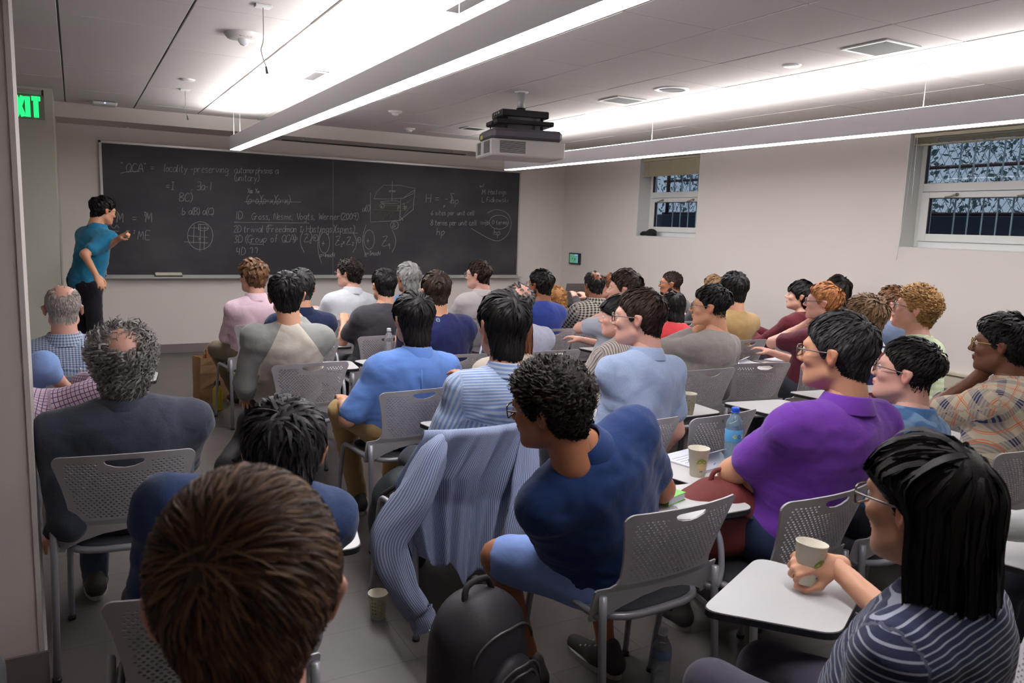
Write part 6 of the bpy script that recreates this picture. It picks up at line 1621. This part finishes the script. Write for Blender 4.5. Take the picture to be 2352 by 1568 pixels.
rb = thing('backpack', 'maroon backpack resting beside the purple polo', 'backpack', (1.98, 1.98, .46), (0, 0, -.3))
soft('main_compartment', [('c', .04, (-.10, 0, .10), (.10, 0, .10), .115, .105), ('e', .04, (0, 0, .19), (.16, .10, .09))], .010, redm, rb, .006, 34, 3, (-.26, -.16, -.02), (.26, .16, .32))
tube_obj('zipper', smooth_path([(-.17, -.07, .10), (-.10, -.105, .16), (.05, -.11, .17), (.16, -.08, .12)], 6), .004, black_m, rb, 6)
tube_obj('handle', smooth_path([(-.05, 0, .27), (-.03, 0, .31), (.04, 0, .31), (.06, 0, .27)], 5), .009, redm, rb, 8)
cbg = thing('duffel_bag', 'dark green-black bag with a small emblem under the blue-shirted man', 'bag', (1.26, 3.26, 0), (0, 0, .1))
soft('bag_body', [('e', .05, (0, 0, .26), (.15, .14, .24)), ('e', .05, (0, 0, .10), (.12, .12, .12))], .012, noise_mat('dark_teal_nylon', srgb(34, 44, 48), srgb(28, 36, 40), 200, .6, bump=.3), cbg, .008, 26, 5, (-.22, -.2, -.02), (.22, .2, .56))
mb = MB(); mb.add(*tube_vf([(.018 * math.cos(a), -.125, .34 + .014 * math.sin(a)) for a in np.linspace(.6, 5.7, 12)], .0028, 5)); obj('emblem', mb.mesh('emblem'), alu_m, cbg)
tube_obj('strap', smooth_path([(-.12, -.05, .40), (-.05, -.12, .47), (.06, -.10, .48), (.12, -.03, .42)], 6), .010, strap_m, cbg, 8)
b2 = thing('messenger_bag', 'black bag with a metal buckle slumped on the floor behind the yellow flask', 'bag', (.90, 5.02, 0), (0, 0, .7))
soft('bag_body', [('c', .05, (-.16, 0, .08), (.16, .04, .16), .09, .13), ('e', .05, (.12, .05, .26), (.13, .08, .14))], .013, bag_m, b2, .008, 24, 7, (-.34, -.2, -.02), (.34, .26, .46))
tube_obj('buckle', [(-.25, -.03, .05), (-.29, -.05, .03), (-.30, -.02, .02), (-.26, 0, .03)], .008, alu_m, b2, 6, closed=True)
tube_obj('strap', smooth_path([(-.2, -.06, .13), (-.05, -.10, .2), (.12, -.05, .3)], 5), .012, strap_m, b2, 8)
kraft = noise_mat('kraft_paper', srgb(164, 128, 92), srgb(150, 116, 82), 30, .8, bump=.3, bscale=14, dist=.01)
pbg = thing('paper_bag', 'brown kraft paper bag with twisted handles on the aisle floor', 'bag', (1.02, 7.15, 0), (0, 0, .25))
def bag_mesh(w, d, h, th=.003, flap=.0):
    V = []; F = []
    rg = np.random.default_rng(4)
    lv = np.linspace(0, 1, 7)
    ring0 = [(-w, -d), (0, -d * 1.05), (w, -d), (w * 1.0, 0), (w, d), (0, d * 1.05), (-w, d), (-w * .86, 0)]
    for s_, off in ((1, 0), (-1, th)):
        for k, f in enumerate(lv):
            for j, (x, y) in enumerate(ring0):
                q = 1 - off / .1; wob = rg.normal() * .003 * (f > 0)
                V.append((x * q + wob, y * q * (1 - .35 * f * (j in (3, 7)) * 0) + wob, max(f * h, off if k == 0 else 0)))
    m = 8; L_ = len(lv)
    for g in (0, 1):
        o = g * L_ * m
        for k in range(L_ - 1):
            for j in range(m):
                q = [o + k * m + j, o + k * m + (j + 1) % m, o + (k + 1) * m + (j + 1) % m, o + (k + 1) * m + j]
                F.append(q if g == 0 else q[::-1])
    for j in range(m): F.append([(L_ - 1) * m + j, (L_ - 1) * m + (j + 1) % m, L_ * m + (L_ - 1) * m + (j + 1) % m, L_ * m + (L_ - 1) * m + j])
    c0 = len(V); V.append((0, 0, 0)); T = [(c0, (j + 1) % m, j) for j in range(m)]
    return mesh_np('bag_body', V, [np.array(F), np.array(T)], False)
obj('bag_body', bag_mesh(.16, .085, .40), kraft, pbg)
for s in (-1, 1): tube_obj('handle', smooth_path([(-.06, s * .084, .37), (-.055, s * .08, .44), (0, s * .07, .50), (.055, s * .08, .44), (.06, s * .084, .37)], 5), .004, kraft, pbg, 6)
mb = MB(); mb.add(*box_vf(-.05, .05, .055, .075, .05, .45, .003)); obj('inner_box', fix_normals(mb.mesh('inner_box')), principled('tan_box', srgb(150, 96, 60), .7), pbg)
pw2 = thing('plastic_pouch', 'white and blue plastic pouch between the legs of the aisle chair', 'pouch', (1.24, 6.55, 0), (0, 0, .1))
soft('pouch', [('c', .04, (-.03, 0, .08), (.03, 0, .26), .07, .06)], .012, principled('pouch_white', srgb(196, 198, 204), .4), pw2, .006, 40, 9, (-.14, -.12, -.02), (.14, .12, .36))
mb = MB(); mb.add(*box_vf(-.05, .05, -.088, -.070, .10, .18, .006)); obj('blue_print', fix_normals(mb.mesh('blue_print')), principled('pouch_blue', srgb(96, 150, 200), .5), pw2)
cl = thing('black_cloth', 'bundled black cloth on the sill of the small window', 'cloth', (XR + .07, W1[1] - .16, ZS + .007))
soft('fabric', [('c', .03, (0, .12, .022), (.01, -.10, .035), .026, .042), ('e', .03, (0, -.06, .04), (.05, .06, .045))], .008, noise_mat('black_fabric', srgb(16, 16, 18), srgb(24, 24, 26), 60, .9), cl, .007, 60, 3, (-.09, -.2, -.02), (.1, .2, .12))
chk = thing('chalk_stick', 'short white chalk stick in the presenter’s lowered hand', 'chalk', tuple(CAMC + ray(232, 646) * 7.35), (0, 1.3, -.4))
tube_obj('stick', [(0, 0, -.03), (0, 0, .03)], .006, principled('white_chalk', srgb(235, 235, 232), .8), chk, 8)
ck = thing('chalk_stick', 'yellow chalk piece in the tray behind the pink shirt', 'chalk', tuple(np.array([ony(586, 632, YF - .07)[0], YF - .075, bz0 - .024])), (0, math.pi / 2, 0))
tube_obj('stick', [(0, 0, -.04), (0, 0, .04)], .007, principled('yellow_chalk', srgb(206, 206, 90), .8), ck, 8)
pn = thing('ballpoint_pen', 'silver pen in the hand beside the partition', 'pen', tuple(ony(186, 858, 3.86)), (.9, -.5, .3)); tube_obj('barrel', [(0, 0, -.06), (0, 0, .06)], .005, alu_m, pn, 8)

# ---- the pinstriped shirt hung over the striped man's chair
pin = principled('pinstripe_cotton', srgb(120, 132, 164), .9, spec=.1)
uvn = N(pin, 'ShaderNodeAttribute', attribute_name='cuv'); spx = N(pin, 'ShaderNodeSeparateXYZ'); L(pin, uvn.outputs['Vector'], spx.inputs[0])
m1 = N(pin, 'ShaderNodeMath', operation='DIVIDE'); m1.inputs[1].default_value = .0075; L(pin, spx.outputs[0], m1.inputs[0])
m2 = N(pin, 'ShaderNodeMath', operation='FRACT'); L(pin, m1.outputs[0], m2.inputs[0]); m3 = N(pin, 'ShaderNodeMath', operation='LESS_THAN'); m3.inputs[1].default_value = .38; L(pin, m2.outputs[0], m3.inputs[0])
mxp = N(pin, 'ShaderNodeMix', data_type='RGBA'); mxp.inputs['A'].default_value = (*srgb(112, 124, 158), 1); mxp.inputs['B'].default_value = (*srgb(176, 184, 202), 1); L(pin, m3.outputs[0], mxp.inputs['Factor']); L(pin, mxp.outputs['Result'], bsdf(pin).inputs['Base Color'])
cx, cy_ = 1.33, 2.70
ds = thing('draped_shirt', 'pale blue pinstriped shirt hung over the back of an aisle chair, sleeve dangling', 'shirt', (cx, cy_ - .1, .3))
nu, nv = 90, 70
uu, vv = np.meshgrid(np.linspace(-1, 1, nu), np.linspace(0, 1, nv), indexing='ij')
ztop = .845
back_y = lambda z, x: cy_ - .02 - .10 * np.clip((z - .535) / .29, 0, 1) ** 1.1 + .8 * (x - cx) ** 2
s = vv * 1.0                                                         # arc length: front flap, over the top, down the back
front = np.clip((.12 - s) / .12, 0, 1); down = np.clip(s - .12, 0, 1)
wtop = .228
xl = np.interp(down, [0, .05, .3, .5, .88], [-wtop, -.245, -.33, -.30, -.24]); xr = np.interp(down, [0, .05, .3, .5, .88], [wtop, .238, .20, .16, .10])
X = cx + (xl + xr) / 2 + (xr - xl) / 2 * uu
Z = np.where(s < .12, ztop - front * .12, ztop - down * .66)
fold = (.004 + .050 * np.clip(down / .25, 0, 1)) * (.5 * np.sin(uu * 8.2 + 1 + 1.2 * vv) + .32 * np.sin(uu * 15 - 2 + 2.2 * vv) + .15 * np.sin(uu * 27 + 4 * vv))
Y = back_y(np.minimum(Z, .83), np.clip(X, cx - .23, cx + .23)) + np.where(s < .12, .018, -.016) * np.clip(np.abs(s - .12) / .03, 0, 1) - .03 * np.clip(down / .4, 0, 1) - np.abs(fold) * .35 - fold * np.where(s < .12, 0, .9)
hemw = .05 * np.sin(uu * 3.1 + .6) + .10 * np.clip(uu, -1, 1) * 0 + .03 * np.sin(uu * 9)
Z = Z - np.clip(down - .5, 0, 1) / .38 * hemw
V = np.stack([X, Y, Z], -1).reshape(-1, 3) - np.array([cx, cy_ - .1, .3])
i, j = np.meshgrid(np.arange(nu - 1), np.arange(nv - 1), indexing='ij')
F = np.stack([i * nv + j, (i + 1) * nv + j, (i + 1) * nv + j + 1, i * nv + j + 1], -1).reshape(-1, 4)
cu = np.stack([(uu * .36 + .02 * np.sin(4 * vv)).ravel(), vv.ravel(), 0 * vv.ravel()], 1)
o = obj('shirt_body', mesh_np('shirt_body', V, F, True, {'cuv': ('FLOAT_VECTOR', cu)}), pin, ds)
sm = o.modifiers.new('thickness', 'SOLIDIFY'); sm.thickness = .003
def sleeve_tube(name, pts, rads, fl=.55, ph=0):
    P_ = smooth_path(pts, 8); n = len(P_); r_ = np.interp(np.linspace(0, 1, n), np.linspace(0, 1, len(rads)), rads); k = 26
    T_ = np.gradient(P_, axis=0); T_ /= np.linalg.norm(T_, axis=1)[:, None]
    V = []; C = []
    for q in range(n):
        u = nrm(np.cross(T_[q], [0, 1, 0])); w = np.cross(T_[q], u)
        for a in np.linspace(0, 2 * np.pi, k, endpoint=False):
            rr_ = r_[q] * (1 + .10 * math.sin(3 * a + ph + q * .25) + .08 * math.sin(5 * a - q * .4))
            V.append(P_[q] + u * rr_ * math.cos(a) + w * rr_ * fl * math.sin(a)); C.append((a * .05, q * .02, 0))
    F = [(q * k + a, q * k + (a + 1) % k, (q + 1) * k + (a + 1) % k, (q + 1) * k + a) for q in range(n - 1) for a in range(k)]
    o = obj(name, mesh_np(name, np.array(V) - np.array([cx, cy_ - .1, .3]), np.array(F), True, {'cuv': ('FLOAT_VECTOR', np.array(C))}), pin, ds)
    s_ = o.modifiers.new('thickness', 'SOLIDIFY'); s_.thickness = .003
    return o
sleeve_tube('sleeve', [(cx - .165, cy_ - .115, .825), (cx - .215, cy_ - .145, .77), (cx - .30, cy_ - .17, .62), (cx - .40, cy_ - .18, .48), (cx - .36, cy_ - .20, .32), (cx - .29, cy_ - .21, .20)], [.012, .055, .075, .072, .055, .045])
sleeve_tube('cuff', [(cx - .29, cy_ - .21, .205), (cx - .275, cy_ - .212, .17), (cx - .262, cy_ - .214, .13)], [.047, .047, .048], .4, 1)
sleeve_tube('sleeve', [(cx + .19, cy_ - .13, .78), (cx + .17, cy_ - .17, .62), (cx + .12, cy_ - .19, .46), (cx + .10, cy_ - .2, .36)], [.04, .06, .055, .05], .5, 2)
for q in range(2): lathe_obj('button', [(0, .002), (.005, .002), (.006, 0), (0, 0)], white_m, ds, 10).matrix_basis = Matrix.Translation((-.262 + q * .02, -.145, -.16 - q * .01)) @ Matrix.Rotation(math.pi / 2, 4, 'X')

# ---- emblem on the navy tee, watch of the pink-shirted man

# ------------------------------------------------------------------ small worn things
def on_back(key, px, py, name, build):
    """fix a small flat mark on the back of a shirt where the ray through a picture point meets it"""
    root, inf = CAST[key]
    shirt = [c for c in root.children if c.name.split('.')[0] in ('shirt', 'blazer', 'polo_shirt')][0]
    d = nrm(ray(px, py)); o = CAMC - np.array(root.location)
    hit, loc, nor, _ = shirt.ray_cast(Vector(o), Vector(d))
    if not hit: return
    n = nrm(np.array(nor)); n = n if n @ d < 0 else -n
    x = nrm(np.cross([0, 0, 1], n)); y = np.cross(n, x)
    build(np.array(loc) + n * .002, x, y, n, root)
def emblem(c, x, y, n, root):
    mb = MB()
    for s in (-1, 1):
        pts = [c + x * (s * (.004 + .012 * math.cos(a))) + y * (.014 * math.sin(a)) for a in np.linspace(-2.1, 2.1, 9)]
        mb.add(*tube_vf(np.array([c + x * (s * .016 * math.cos(a) + (-s) * .004) + y * .013 * math.sin(a) for a in np.linspace(-1.9, 1.9, 10)]), .0016, 4))
    mb.add(*tube_vf([c - x * .008, c + x * .008], .002, 4))
    obj('shirt_emblem', mb.mesh('shirt_emblem'), principled('emblem_white', srgb(196, 200, 210), .5), root, label='small white emblem below the collar')
on_back('ua', 1006, 735, 'shirt_emblem', emblem)
def pleat(c, x, y, n, root):
    mb = MB(); mb.add(*tube_vf([c + y * .0, c - y * .06, c - y * .11], [.003, .0045, .001], 5)); obj('box_pleat', mb.mesh('box_pleat', True), [q for q in root.children if q.name.startswith('shirt')][0].data.materials[0], root)
on_back('blue', 968, 850, 'box_pleat', pleat)
for key, side, mt in (('pink', 0, black_m), ('greyt', 0, None)):
    root, inf = CAST[key]
    if mt is None: continue
    hk, hm, T2, sd = inf['hands'][side]
    c = T2 - hm[:, 1] * .02 - np.array(root.location)
    pts = np.array([c + hm[:, 0] * .034 * math.cos(a) + hm[:, 2] * .030 * math.sin(a) for a in np.linspace(0, 2 * math.pi, 16, endpoint=False)])
    tube_obj('wristwatch', pts, .008, mt, root, 6, closed=True)
for key in ('navy',):
    root, inf = CAST[key]
    for q in inf['hands']: 
        v = q[2] - CAMC; z = v @ FWD; print(key, 'hand', 1176 + CAM_F * (v @ RGT) / z, 784 - CAM_F * (v @ UPV) / z, q[2])
